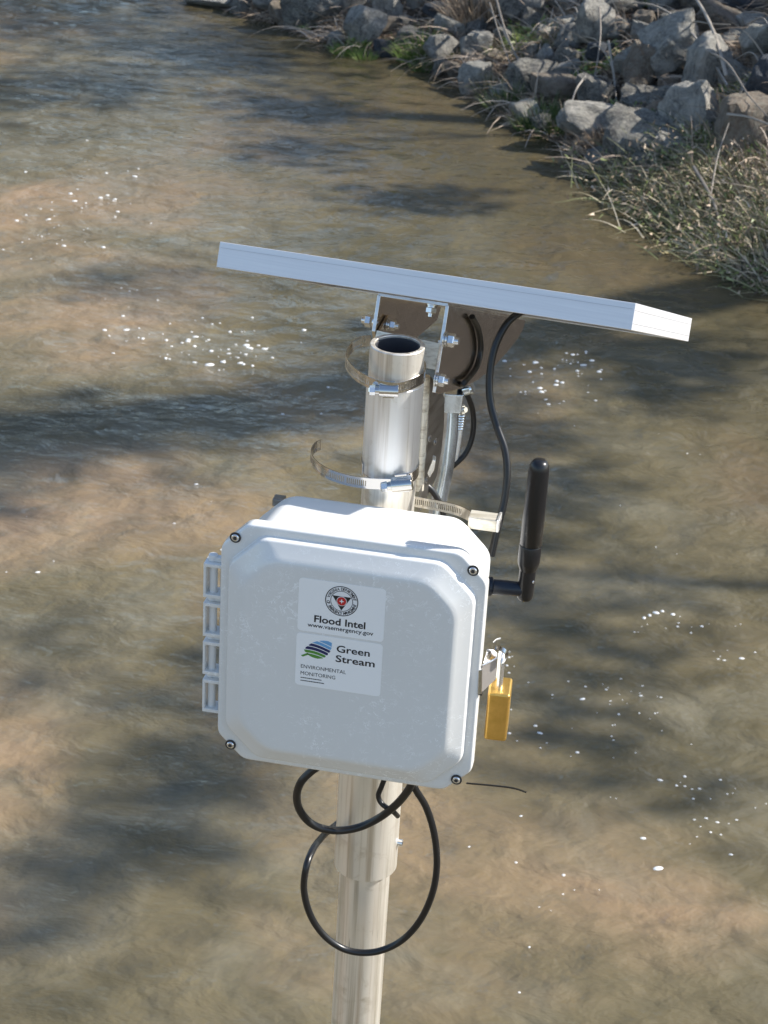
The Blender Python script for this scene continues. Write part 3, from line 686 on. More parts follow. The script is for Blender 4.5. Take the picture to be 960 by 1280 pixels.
# ------------------------------------------------------------------ padlock
pb = onbox(621.5, 866, -.030); yl = pb[1]-.003
lock = empty('padlock', aty(621, 926, yl), 'brass padlock hanging from the steel latch on the box right side', 'padlock')
tl, tr, bl, br_ = aty(607.5, 867, yl), aty(635, 866.5, yl), aty(608, 926, yl), aty(634, 926, yl)
wx = unit(tr-tl); hw = .0124; cz = (tl[2]+bl[2])/2; cx = (tl[0]+tr[0]+bl[0]+br_[0])/4; hh = (tl[2]-bl[2])/2; dp = .0195
vx = unit(V(.99, -.10, 0)); vy = unit(V(.10, .99, 0))
MB().box(V(cx+.002, yl+dp, cz), vx*hw, vy*dp, V(0, 0, hh)).build('padlock_body', M['brass'], lock, bevel=.0032, seg=4)
sc_ = V(cx+.0005, yl+.012, cz+hh)
sh = [sc_ + V(0, 0, -.004), sc_ + V(0, 0, .030)] + [sc_ + V(0, .0, .030) + V(0, .0095-.0095*math.cos(a), .0095*math.sin(a)) for a in np.linspace(.2, math.pi-.2, 9)] + [sc_ + V(0, .019, .030), sc_ + V(0, .019, -.004)]
MB().tube(sh, .0034, 16).build('shackle', M['bolt'], lock)
MB().cyl(V(cx+.002, yl+dp, cz-hh-.0006), V(cx+.002, yl+dp, cz-hh+.001), .006, n=20).build('keyway', M['recess'], lock)

# ------------------------------------------------------------------ cables
def cable(name, pts, r, mt, label, cat, n=14):
    P = [aty(*p) for p in pts]; s = spline(P, 8); o = MB().tube(s, r, n).build(name, M[mt], None, origin=P[0]); tag(o, label, cat); return o
cable('panel_cable', [(662, 386, 2.17), (648, 392, 2.15), (632, 407, 2.14), (618, 436, 2.13), (612, 470, 2.12), (613, 503, 2.11), (621, 533, 2.10), (631, 562, 2.09), (634, 592, 2.08), (630, 628, 2.07), (622, 660, 2.06), (614, 695, 2.05)], .0042, 'cable',
      'black cable curving down from the solar panel to the right side of the box', 'cable')
def plate_y(px, py): return float(plane(px, py, pp(UR+.0085, D0, 0), unit(PX - PD*fl))[1])
cable('sensor_cable', [(x_, y_, plate_y(x_, y_)) for x_, y_ in ((590, 396), (598, 412), (601, 436), (596, 458), (587, 471), (579, 480))] + [(575, 484, 2.265), (583, 492, 2.26), (591, 515, 2.27), (591, 542, 2.27), (583, 565, 2.265), (568, 581, 2.26), (554, 590, 2.27)], .0034, 'cable',
      'thinner black cable dropping beside the bracket and looping round the conduit', 'cable')
cable('jumper_cable', [(520, 598, 2.17), (536, 609, 2.17), (545, 620, 2.17), (552, 634, 2.17), (556, 652, 2.17)], .0036, 'cable', 'short black cable end dipping behind the box beside the conduit foot', 'cable')
cable('coiled_cable', [(398, 958, 1.975), (387, 966, 1.975), (376, 978, 1.975), (371, 994, 1.98), (374, 1011, 1.985), (386, 1027, 1.99), (404, 1036, 1.995), (427, 1038, 2.0), (452, 1033, 2.0), (476, 1021, 1.995), (496, 1005, 1.985), (510, 988, 1.975), (518, 972, 1.97)], .0047, 'cable',
      'thick black cable making the small upper coil in front of the pole', 'cable')
cable('looped_cable', [(512, 968, 1.99), (519, 986, 1.995), (533, 1010, 2.0), (543, 1044, 2.0), (546, 1082, 2.0), (540, 1118, 2.0), (524, 1152, 2.005), (500, 1177, 2.01), (468, 1190, 2.012), (435, 1188, 2.014), (408, 1172, 2.012), (389, 1146, 2.01), (380, 1113, 2.01), (383, 1083, 2.01), (391, 1062, 2.035), (401, 1048, 2.075), (409, 1040, 2.11), (420, 1031, 2.145), (438, 1016, 2.155), (462, 1000, 2.16)], .0042, 'cable',
      'black cable hanging in one wide round loop below the box', 'cable')
cable('spare_cable', [(482, 970, 2.0), (477, 983, 2.0), (473, 994, 2.0), (476, 1003, 1.998), (484, 1010, 1.995), (492, 1015, 2.0), (497, 1020, 2.01)], .0031, 'cable', 'short black cable end bent sharply under the box against the pole', 'cable', 12)
zt = MB(); P = spline([aty(583, 979, 2.0), aty(606, 981, 2.0), aty(630, 983.5, 2.0), aty(645, 986, 1.998), aty(658, 990.5, 1.99)], 5)
band(zt, P, unit(V(.05, -.55, 1)), .0030, [], .0009); o = zt.build('cable_tie', M['cable'], None, origin=P[0]); tag(o, 'thin black cable tie tail poking out right of the box bottom corner', 'cable tie')

# ------------------------------------------------------------------ rocks
def ico(sub):
    bm = bmesh.new(); bmesh.ops.create_icosphere(bm, subdivisions=sub, radius=1); v = np.array([q.co[:] for q in bm.verts]); f = np.array([[w_.index for w_ in q.verts] for q in bm.faces]); bm.free(); return v, f
ICO5, ICO4 = ico(5), ico(4)
def rock_verts(seed, sub=ICO4, k=11, sharp=.9):
    r = np.random.RandomState(seed); d = sub[0]; N = r.normal(size=(k, 3)); N /= np.linalg.norm(N, axis=1)[:, None]; dist = r.uniform(.62, 1.0, k)
    N = np.vstack([N, np.eye(3), -np.eye(3)]); dist = np.append(dist, r.uniform(.75, 1, 6))
    c = d @ N.T; t = np.where(c > .05, dist/np.maximum(c, .05), 9); t.sort(axis=1)
    p = 16.0*sharp; rad = (np.sum(t[:, :4]**-(p*3), axis=1))**(-1/(p*3))
    v = d*rad[:, None]
    q = v*2.2 + seed
    nz = pnoise(q[:, 0]+q[:, 2]*.7, q[:, 1]-q[:, 2]*.6, seed) * .08 + pnoise(q[:, 0]*3+q[:, 2]*2, q[:, 1]*3-q[:, 2]*2, seed+1)*.04
    return v*(1+nz)[:, None]
def slope_n(P):
    e = .15; hx = (height(P[0]+e, P[1])-height(P[0]-e, P[1]))/(2*e); hy = (height(P[0], P[1]+e)-height(P[0], P[1]-e))/(2*e); return hx, hy
def fix_sharp(o, ang=28):
    o.data.polygons.foreach_set('use_smooth', [True]*len(o.data.polygons)); o.data.set_sharp_from_angle(angle=math.radians(ang))
# photo centre, apparent width and height, roll in the picture, stone, label
ROCKS = [
 (268, 2, 70, 16, 0, 'pale', 'flat pale mossy rock at the far waterline, leftmost of the bank rocks'),
 (338, 4, 42, 24, 5, 'grey', 'small grey rock at the waterline between the flat mossy rock and the big dark rock'),
 (395, 10, 86, 62, -8, 'dark', 'big dark rock with a cream patch standing in the far waterline'),
 (437, 5, 30, 42, 20, 'dark', 'narrow upright rock wedged right of the big dark rock'),
 (453, 36, 44, 52, 25, 'grey', 'grey shoreline rock with pale streaks above the bright grass tuft'),
 (484, 10, 36, 30, 0, 'grey', 'light grey rock at the top edge above the dark hollow'),
 (481, 62, 26, 22, 0, 'blue', 'small wet blue-grey stone beside the bright grass tuft'),
 (516, 50, 40, 26, 10, 'dark', 'dark flat stone in the shaded hollow above the waterline'),
 (549, 63, 36, 38, 30, 'grey', 'leaning grey rock behind the second grass tuft'),
 (563, 38, 44, 24, 18, 'pale', 'slab with a bright white top above the leaning grey rock'),
 (553, 17, 46, 24, 6, 'blue', 'blue-grey rock near the top edge left of the straw'),
 (593, 62, 38, 38, 0, 'grey', 'rounded grey rock right of the white-topped slab'),
 (567, 90, 24, 22, 0, 'brown', 'small brown stone in the crevice near the waterline'),
 (551, 86, 18, 26, 0, 'dark', 'small dark stone at the foot of the leaning grey rock'),
 (593, 102, 42, 38, -10, 'pale', 'squat rock with a bright white face at the waterline'),
 (652, 12, 58, 42, -12, 'dark', 'dark grey block at the top edge above the straw patch'),
 (667, 30, 36, 26, 25, 'dark', 'dark slanting slab just under the dark top block'),
 (683, 43, 26, 20, 0, 'pale', 'small pale rounded stone sitting in the straw'),
 (700, 23, 24, 14, 0, 'tan', 'small cream stone beside the rough grey rock'),
 (664, 101, 64, 46, 3, 'dark', 'wide dark rock with a white top edge above the dark grass clump'),
 (712, 92, 34, 28, -25, 'grey', 'grey wedge of rock right of the wide dark rock'),
 (741, 32, 46, 60, 5, 'grey', 'tall rough grey rock in the middle of the bank'),
 (749, 70, 34, 32, 5, 'blue', 'small square blue-grey block below the tall rough rock'),
 (775, 10, 74, 30, -5, 'dark', 'long dark rock at the top edge above the long pale branch'),
 (800, 88, 44, 58, 20, 'brown', 'rounded brown rock left of the big pointed boulder'),
 (838, 64, 70, 76, -22, 'pale', 'big pointed boulder with cream right face and grey front'),
 (882, 92, 54, 84, 8, 'grey', 'tall squared rock standing right of the pointed boulder'),
 (839, 106, 34, 20, -5, 'tan', 'small tan stone tucked under the pointed boulder'),
 (752, 157, 104, 46, 8, 'grey', 'large pale grey flat rock lying at the waterline'),
 (828, 146, 44, 40, -10, 'tan', 'pinkish tan rock poking from dry straw right of the flat waterline rock'),
 (650, 138, 26, 16, 0, 'pale', 'small pale stone between the two grass clumps by the water'),
 (735, 182, 30, 14, 0, 'dark', 'low wet dark stone under the large flat rock'),
 (902, 34, 64, 46, 15, 'brown', 'brown-grey boulder in the upper right corner area'),
 (946, 58, 44, 44, -20, 'pale', 'rounded pale-edged boulder at the right edge below the corner'),
 (921, 98, 44, 32, 25, 'pale', 'wedge of pale rock between the tall squared rock and the blue slate'),
 (952, 112, 50, 74, 10, 'blue', 'big dark blue slate block at the right edge'),
 (935, 8, 60, 20, 5, 'blue', 'flat blue-grey slab in the upper right corner'),
 (866, 132, 30, 20, 0, 'grey', 'small grey stone at the foot of the tall squared rock'),
 (612, 8, 40, 26, -15, 'brown', 'brown rock at the top edge behind the straw clump'),
 (700, 3, 44, 20, 0, 'grey', 'flat grey rock at the top edge between two dark blocks'),
 (880, 8, 44, 26, 12, 'dark', 'dark rock at the top edge left of the upper right slab'),
 (846, 28, 40, 26, -8, 'dark', 'dark rock hidden behind the pointed boulder'),
 (778, 40, 34, 26, 12, 'dark', 'shaded rock behind twigs right of the tall rough grey rock'),
 (790, 120, 30, 18, 0, 'brown', 'small brown stone in straw above the large flat rock'),
 (620, 74, 26, 20, 10, 'brown', 'small brown stone half buried in straw left of the dark wide rock'),
]
placed = []
def rock_obj(P, w_, h_, d_, rotz, rolla, seed, mt, label, group=None, mesh=None, sub=ICO4):
    if mesh is None:
        v = rock_verts(seed, sub); ext = (v.max(0)-v.min(0))/2; v = (v-(v.max(0)+v.min(0))/2)/ext
        f = sub[1]; o = raw('rock', v, f, M['rock_'+mt]); fix_sharp(o)
    else:
        o = bpy.data.objects.new('rock', mesh); COL.objects.link(o)
    o.scale = (w_/2, d_/2, h_/2); o.location = tuple(P); o.rotation_euler = (math.radians(rnd.uniform(-8, 8)), math.radians(rolla), rotz)
    tag(o, label, 'rock', group); return o
for i, (px, py, w_, h_, rl_, st_, lab) in enumerate(ROCKS):
    P = onbank(px, py + h_*.42); dist = float((P-CAM) @ F); s = dist/FPX; W = w_*s*1.08; Hh = h_*s*1.02; D = .75*(W+Hh)/2
    c = P + V(0, D*.18, Hh*.46)
    rock_obj(c, W, Hh, D, rnd.uniform(-.35, .35), rl_, 100+i, st_, lab, sub=ICO5 if w_ > 60 else ICO4); placed.append((c[0], c[1], max(W, D)/2))
fill = []
for k in range(8): 
    for st_ in ('grey', 'dark', 'brown', 'pale'):
        if (k+len(st_)) % 2: continue
        v = rock_verts(300+k*7+len(st_)); ext = (v.max(0)-v.min(0))/2; v = (v-(v.max(0)+v.min(0))/2)/ext
        o = raw('rock', v, ICO4[1], M['rock_'+st_]); fix_sharp(o); fill.append((st_, o.data)); bpy.data.objects.remove(o)
SHORT = ['flat mossy rock', 'second waterline rock', 'big dark cream-patched rock', 'narrow wedged rock', 'streaked shoreline rock', 'light hollow rock', 'wet blue stone', 'dark hollow stone', 'leaning grey rock', 'white-topped slab', 'blue-grey top rock', 'rounded rock by the slab', 'crevice stone', 'small foot stone', 'white-faced waterline rock', 'dark top block', 'dark slanting slab', 'pale stone in the straw', 'cream stone', 'wide dark white-edged rock', 'grey wedge', 'tall rough grey rock', 'square blue-grey block', 'long dark top rock', 'rounded brown rock', 'pointed boulder', 'tall squared rock', 'tan stone under the boulder', 'large flat waterline rock', 'pinkish tan rock', 'pale stone between grass clumps', 'low wet stone', 'brown-grey corner boulder', 'pale-edged boulder', 'pale wedge', 'blue slate block', 'corner slab', 'grey foot stone', 'brown top rock', 'flat grey top rock', 'dark corner rock', 'dark rock behind the boulder', 'shaded rock behind twigs', 'brown stone in straw', 'brown half-buried stone']
NPX = [(q[0], q[1]) for q in ROCKS]; used = set()
cnt = 0
for _ in range(14000):
    x = rnd.uniform(-3.5, 6.5); y = rnd.uniform(12, 26); d = float(sdist(x, y, RB))
    if d < .05 or d > 6.5: continue
    if y < 15.6 and d < 2.3: continue
    r_ = rnd.choice([.12, .16, .2, .26, .32])
    if any(math.hypot(x-a, y-b) < (c*.72+r_*.72) for a, b, c in placed): continue
    P = V(x, y, float(height(x, y)) + r_*.25); q = P-CAM; z = q @ F; px = 480+FPX*(q @ R)/z; py = 640-FPX*(q @ U)/z
    if not (-60 < px < 1060 and -110 < py < 420): continue
    if 620 < px < 760 and 50 < py < 90 and rnd.random() < .6: continue
    st_, me = rnd.choice(fill)
    j = min(range(len(NPX)), key=lambda k_: math.hypot(NPX[k_][0]-px, NPX[k_][1]-py)); a_ = math.degrees(math.atan2(NPX[j][1]-py, px-NPX[j][0])) % 360
    where = ('right of', 'up and right of', 'above', 'up and left of', 'left of', 'down and left of', 'below', 'down and right of')[int((a_+22.5)//45) % 8]
    sh_ = rnd.choice(('flat', 'blocky', 'upright')); lab = '%s %s %s stone just %s the %s' % ('tiny' if r_ < .13 else 'small' if r_ < .18 else 'mid-sized' if r_ < .22 else 'sizeable', sh_, st_, where, SHORT[j])
    if lab in used: continue
    used.add(lab)
    rock_obj(P, 2*r_*rnd.uniform(.9, 1.2), 2*r_*{'flat': .6, 'blocky': .9, 'upright': 1.25}[sh_], 2*r_*rnd.uniform(.8, 1.1), rnd.uniform(0, 6.28), rnd.uniform(-25, 25), 0, st_,
             lab, 'smaller riprap stones between the larger rocks', me)
    placed.append((x, y, r_)); cnt += 1
    if cnt >= 190: break

# ------------------------------------------------------------------ vegetation
def blades(bases, dirs, lengths, widths, droop, k=4, up=V(0, 0, 1)):
    """ribbons: arrays of base points, initial directions, bent by droop towards the ground"""
    n = len(bases); B = np.asarray(bases, float); Dm = np.asarray(dirs, float); Dm /= np.linalg.norm(Dm, axis=1)[:, None]
    Ls = np.asarray(lengths)[:, None]; T = np.linspace(0, 1, k+1)
    view = B - CAM; view /= np.linalg.norm(view, axis=1)[:, None]
    side = np.cross(Dm, view + rng.normal(size=(n, 3))*.35); side /= np.maximum(np.linalg.norm(side, axis=1), 1e-6)[:, None]
    vs = []
    for t_ in T:
        p = B + Dm*Ls*t_ + np.asarray(droop)[:, None]*Ls*t_*t_*V(0, 0, -1)
        w_ = (np.asarray(widths)*(1-.85*t_))[:, None]; vs += [p-side*w_/2, p+side*w_/2]
    v = np.stack(vs, 1).reshape(-1, 3); m_ = 2*(k+1); idx = np.arange(n)[:, None]*m_
    f = np.concatenate([idx + np.array([2*j, 2*j+1, 2*j+3, 2*j+2]) for j in range(k)], 0); return v, f
def sample_bank(n, test):
    out = []
    while sum(map(len, out)) < n:
        x = rng.uniform(-3.2, 6.5, 20000); y = rng.uniform(12.3, 26, 20000); d = sdist(x, y, RB); z = height(x, y)
        q = np.stack([x, y, z], 1)-CAM; zz = q @ F; px = 480+FPX*(q @ R)/zz; py = 640-FPX*(q @ U)/zz
        k = (d > .03) & (px > -80) & (px < 1050) & (py > -120) & (py < 430) & test(x, y, d, px, py)
        out.append(np.stack([x, y, z, d], 1)[k])
    return np.concatenate(out)[:n]
dens = lambda x, y: pnoise(x*.9, y*.9, 41)+.5*pnoise(x*2.5, y*2.5, 42)
# leaf litter
S_ = sample_bank(34000, lambda x, y, d, px, py: dens(x, y) > -.25)
n = len(S_); A_ = rng.uniform(0, 6.28, n); dv = np.stack([np.cos(A_), np.sin(A_), rng.uniform(-.1, .5, n)], 1)
v, f = blades(S_[:, :3]+V(0, 0, .01), dv, rng.uniform(.03, .10, n), rng.uniform(.008, .03, n), np.full(n, .1), 1)
tag(raw('leaf_litter', v, f, M['litter']), 'brown dead leaves littering the rocky bank', 'leaf litter', kind='stuff')
# dry straw
S_ = sample_bank(26000, lambda x, y, d, px, py: (dens(x, y) > -.02) | ((px > 730) & (py > 150)))
n = len(S_); A_ = rng.uniform(0, 6.28, n); dv = np.stack([np.cos(A_)*.8-.25, np.sin(A_)*.8-.25, rng.uniform(.1, 1.1, n)], 1)
v, f = blades(S_[:, :3], dv, rng.uniform(.10, .42, n), rng.uniform(.005, .011, n), rng.uniform(.2, .8, n), 3)
tag(raw('dry_grass', v, f, M['dry']), 'tangled dry straw-coloured grass between the rocks', 'dry grass', kind='stuff')
S_ = sample_bank(1500, lambda x, y, d, px, py: (dens(x, y) > -.15))
n = len(S_); dv = np.stack([rng.normal(-.5, .5, n), rng.normal(-.3, .5, n), rng.uniform(.3, 1.0, n)], 1)
v, f = blades(S_[:, :3], dv, rng.uniform(.3, .8, n), rng.uniform(.009, .016, n), rng.uniform(.3, .8, n), 5)
tag(raw('dead_stems', v, f, M['stem']), 'long pale dead weed stems fallen over the bank rocks', 'dead stems', kind='stuff')
# fresh green sprigs
S_ = sample_bank(9000, lambda x, y, d, px, py: (pnoise(x*1.5+9, y*1.5, 51) > .33))
n = len(S_); A_ = rng.uniform(0, 6.28, n); dv = np.stack([np.cos(A_), np.sin(A_), rng.uniform(.1, 1.2, n)], 1)
v, f = blades(S_[:, :3]+V(0, 0, 1)*rng.uniform(.02, .10, (n, 1)), dv, rng.uniform(.03, .07, n), rng.uniform(.015, .035, n), np.full(n, .1), 2)
tag(raw('green_weeds', v, f, M['lime']), 'small fresh green weeds sprouting between rocks', 'weeds', kind='stuff')

def tuft(px, py, rad, n, ln, mt, label, cat='grass tuft', lean=(-.1, -.2), name='grass_tuft', group=None, w_=.007):
    P = onbank(px, py); a = rng.uniform(0, 6.28, n); r_ = rad*np.sqrt(rng.uniform(0, 1, n))
    x = r_*np.cos(a); y = r_*np.sin(a)*.7; zb = np.maximum(height(P[0]+x, P[1]+y), -.02)-P[2]
    B = np.stack([x, y, zb], 1); dv = np.stack([x/rad*.6+lean[0]+rng.normal(size=n)*.15, y/rad*.6+lean[1]+rng.normal(size=n)*.15, np.ones(n)], 1)
    v, f = blades(B+P, dv, ln*rng.uniform(.5, 1.1, n), w_*rng.uniform(.7, 1.4, n), rng.uniform(.05, .45, n), 4)
    o = raw(name, v-P, f, M[mt], loc=P); tag(o, label, cat, group); return o
tuft(437, 68, .14, 260, .17, 'brightgrass', 'bright green grass tuft at the far waterline below the streaked rock')
tuft(455, 74, .10, 160, .14, 'brightgrass', 'low bright grass sprigs beside the small blue-grey stone')
tuft(522, 72, .16, 380, .30, 'brightgrass', 'bright grass tuft left of the leaning grey rock')
tuft(528, 88, .10, 160, .16, 'grass', 'darker grass tuft at the waterline under the shaded hollow')
tuft(630, 138, .13, 240, .30, 'grass', 'tall green grass clump at the waterline left of the dark clump')
tuft(613, 118, .10, 130, .26, 'sage', 'thin olive grass tuft right of the white-faced rock')
tuft(676, 158, .18, 460, .24, 'grass', 'dark green grass clump at the waterline left of the large flat rock')
tuft(690, 170, .12, 150, .18, 'grass', 'low dark grass touching the left end of the large flat rock')
tuft(570, 70, .10, 120, .12, 'lime', 'moss-green sprig between the slab and the leaning rock')
tuft(770, 186, .18, 420, .28, 'dry', 'straw tuft hanging over the water right of the flat rock', cat='straw tuft')
tuft(655, 66, .30, 420, .20, 'lime', 'yellow-green weed patch on the bank above the wide dark rock', cat='weed patch')
tuft(755, 195, .20, 380, .24, 'litter', 'reddish brown dead grass fringe trailing into the water', cat='dead grass')
tuft(845, 5, .22, 300, .25, 'lime', 'green leafy weeds at the top edge behind the pointed boulder', cat='weed patch')
tuft(600, 20, .30, 500, .45, 'dry', 'tall pinkish straw clump at the top of the bank', cat='straw tuft')
tuft(555, 2, .22, 260, .35, 'dry', 'straw clump at the top edge above the white-topped slab', cat='straw tuft')

# the big drooping bush over the water
def bush(x0, px_list, label, mt, n, ln, name):
    root_pts = [onbank(px, py) for px, py in px_list]; base = root_pts[0]
    B = []; D_ = []; 
    for _ in range(n):
        P = root_pts[rnd.randrange(len(root_pts))]; j = rng.normal(size=2)*.22
        z = max(float(height(P[0]+j[0], P[1]+j[1])), 0)
        B.append((P[0]+j[0]+.12, P[1]+j[1]+.08, z)); D_.append((-.60+rng.normal()*.38, .10+rng.normal()*.38, .75+rng.normal()*.3))
    B = np.array(B); D_ = np.array(D_); L_2 = ln*.72*rng.uniform(.4, 1.1, n)
    dr = rng.uniform(.2, .62, n)
    v, f = blades(B, D_, L_2, rng.uniform(.007, .015, n), dr, 5)
    v[:, 2] = np.maximum(v[:, 2], .004)
    e = empty(name, base, label, 'bush'); o = raw('stem', v-base, f, M[mt], parent=e); tag(o, kind='stuff')
    # small leaves along the stems
    m_ = int(n*1.3); k = rng.randint(0, n, m_); t_ = rng.uniform(.15, 1, m_); Dn = D_/np.linalg.norm(D_, axis=1)[:, None]
    P = B[k] + Dn[k]*(L_2[k]*t_)[:, None] + (dr[k]*L_2[k]*t_*t_)[:, None]*V(0, 0, -1); P[:, 2] = np.maximum(P[:, 2], .02)
    dv = rng.normal(size=(m_, 3)) + V(0, 0, .3); v, f = blades(P, dv, rng.uniform(.02, .055, m_), rng.uniform(.008, .022, m_), np.zeros(m_), 1)
    half = len(f)//3
    o = raw('leaf', v-base, f[:half], M['lime'], parent=e); tag(o, kind='stuff')
    o = raw('seed_head', v-base, f[half:], M['dry'], parent=e); tag(o, kind='stuff')
bush(0, [(812, 228), (826, 215), (838, 250), (850, 232), (862, 262)], 'grey-green drooping bush leaning over the water, left end of the right-hand growth', 'sage', 2300, .70, 'drooping_bush')
bush(0, [(880, 280), (896, 262), (905, 300), (922, 288), (935, 318)], 'dark green drooping bush in the middle of the right-hand growth', 'sage', 2400, .74, 'drooping_bush')
bush(0, [(950, 335), (965, 320), (985, 345), (968, 300), (1000, 330)], 'dark bushy growth trailing in the water at the right edge', 'sage', 2200, .74, 'drooping_bush')
bush(0, [(870, 185), (890, 200), (915, 222), (940, 245), (850, 178), (790, 190), (775, 182)], 'pale straw bush above the drooping growth on the right', 'dry', 3200, .46, 'dry_bush')
bush(0, [(900, 170), (935, 190), (955, 215), (880, 165), (960, 260)], 'tangled tan dead bush at the right edge below the blue slate', 'twig', 1500, .58, 'dry_bush')

def branch(pts, r, label, lift):
    P = [onbank(px, py) + V(0, 0, l_) for (px, py), l_ in zip(pts, lift)]; s = spline(P, 6)
    o = MB().tube(s, list(np.linspace(r, r*.45, len(s))), 7).build('dead_branch', M['twig'], None, origin=P[0]); tag(o, label, 'dead branch')
branch([(903, 134), (880, 100), (850, 60), (815, 30), (770, 10), (745, 8)], .016, 'long pale arching dead branch crossing in front of the pointed boulder', [.25, .45, .5, .4, .2, .1])
branch([(905, 138), (870, 100), (830, 66), (795, 40), (765, 26)], .012, 'thinner grey branch running below the long pale arching branch', [.2, .3, .34, .25, .1])
branch([(836, 92), (858, 88), (880, 98), (905, 92)], .010, 'short horizontal stick lying across the tall squared rock', [.3, .4, .45, .4])
branch([(615, 50), (630, 85), (655, 115), (672, 130)], .011, 'pale stem leaning down toward the dark grass clump', [.4, .3, .15, .05])
branch([(608, 58), (622, 88), (640, 112), (652, 126)], .008, 'second thin pale stem left of the leaning pale stem', [.4, .3, .15, .05])
branch([(744, 60), (746, 85), (743, 110), (736, 130)], .009, 'thin upright twig in front of the small blue-grey block', [.35, .3, .2, .05])
branch([(756, 95), (765, 118), (770, 138)], .010, 'short diagonal twig above the large flat rock', [.3, .15, .05])
branch([(728, 132), (715, 152), (708, 172), (704, 188)], .010, 'bent twig hanging from the large flat rock to the water', [.25, .25, .15, .02])
branch([(860, 265), (885, 290), (905, 322), (935, 350), (960, 366)], .014, 'long dark branch trailing along the lower edge of the drooping growth', [.35, .25, .15, .1, .05])
branch([(880, 300), (888, 258), (900, 235)], .009, 'pale forked twig standing out of the drooping growth', [.1, .35, .5])
branch([(900, 215), (925, 228), (955, 240)], .013, 'grey branch stub at the right edge above the drooping growth', [.45, .5, .5])
branch([(870, 120), (900, 150), (925, 190), (950, 210)], .010, 'thin grey branch slanting through the straw bush', [.4, .45, .45, .4])
for i in range(7):
    wl = ('left of the tall rough grey rock', 'over the brown rounded rock', 'beside the pale wedge', 'near the top edge slab', 'above the wide dark rock', 'beside the grey wedge', 'under the upper right boulder')[i]
    x0 = (705, 800, 915, 900, 660, 725, 930)[i]; y0 = (40, 90, 105, 20, 70, 95, 60)[i]; a = rnd.uniform(-1, 1.2)
    branch([(x0, y0), (x0+22*math.cos(a), y0+16*math.sin(a)), (x0+50*math.cos(a+.2), y0+36*math.sin(a+.2))], .007, 'thin grey twig lying '+wl, [.2, .3, .2])

# ------------------------------------------------------------------ trees of the banks (their shade and reflections lie on the water)
def grow(mb, twigs, p, d, L, r, lvl, rr):
    n = 4; pts = [p]; q = p.copy(); dd = d.copy()
    for i in range(n):
        dd = unit(dd + rr.normal(size=3)*.13 + V(0, 0, .05)); q = q + dd*L/n; pts.append(q)
    rs = list(np.linspace(r, r*.55, n+1)); (mb if lvl < 1 else twigs).tube(pts, rs, 8 if lvl == 0 else (6 if lvl == 1 else 3), False)
    if lvl >= 4: return
    for i in range((6, 5, 4, 4)[lvl]):
        t_ = rr.uniform(.35, 1.0); b = pts[min(int(t_*n), n)]; ax = unit(np.cross(dd, rr.normal(size=3))); ang = rr.uniform(.4, .95)
        nd = unit(dd*math.cos(ang) + ax*math.sin(ang)); grow(mb, twigs, b, nd, L*rr.uniform(.5, .75), r*.5*(1-.3*t_), lvl+1, rr)
protos = []
def tree(x, y, h, label, seed, lean=(0, 0), limbs=(), rt=None, group='bare trees behind the river'):
    rr = np.random.RandomState(seed); z = float(height(x, y)); base = V(x, y, z-.1)
    e = empty('bare_tree', base, label, 'tree', group); mb = MB(); tw = MB(); rt = rt or h*.017
    grow(mb, tw, base, unit(V(lean[0], lean[1], 1)), h*.62, rt, 0, rr)
    for a, b, r_ in limbs:
        a = V(*a); b = V(*b); mid = (a+b)/2 + V(0, 0, .3); s = spline([a, mid, b], 6); mb.tube(s, list(np.linspace(r_, r_*.6, len(s))), 10)
        for k in range(7):
            t_ = rr.uniform(.35, 1); c = a + (b-a)*t_; grow(tw, tw, c, unit((b-a)/np.linalg.norm(b-a)*.5 + rr.normal(size=3)*.6 + V(0, 0, .4)), 1.9, r_*.28, 2, rr)
    mb.build('trunk', M['bark'], e); tw.build('crown', M['bark'], e); return e
SX = math.cos(SUN_EL)*math.sin(SUN_AZ)/math.sin(SUN_EL); SY = math.cos(SUN_EL)*math.cos(SUN_AZ)/math.sin(SUN_EL)
def leafy(e, n, h, w_, seed, size=.13):
    r_ = np.random.RandomState(seed); cl = r_.normal(size=(26, 3))*V(w_*.42, w_*.42, h*.18) + V(0, 0, h*.62)
    k = r_.randint(0, 26, n); P = cl[k] + r_.normal(size=(n, 3))*w_*.17
    v, f = blades(P, r_.normal(size=(n, 3)), r_.uniform(.6, 1.4, n)*size, r_.uniform(.5, 1, n)*size, np.zeros(n), 1)
    o = raw('leaf', v, f, M['bud'], parent=e); tag(o, kind='stuff'); return o
KINDS = []
for x, y, h, lab, sd_ in ((.2, 29, 15, 'bare tree mirrored as the dark streak beyond the big dark rock', 5), (4.0, 30, 15, 'tall budding tree behind the tall rough grey rock', 7), (-8.6, 44, 17, 'budding tree on the far bend, left of the sky gap', 8)):
    e = tree(x, y, h, lab, sd_); leafy(e, 5200, h, 6.0, sd_); KINDS.append(e)
def copy_tree(src, x, y, s_, rz, lab):
    o = src.copy(); COL.objects.link(o); o.location = (x, y, float(height(x, y))-.1); o.rotation_euler = (0, 0, rz); o.scale = (s_, s_, s_); o['label'] = lab
    for ch in src.children:
        c = ch.copy(); COL.objects.link(c); c.parent = o
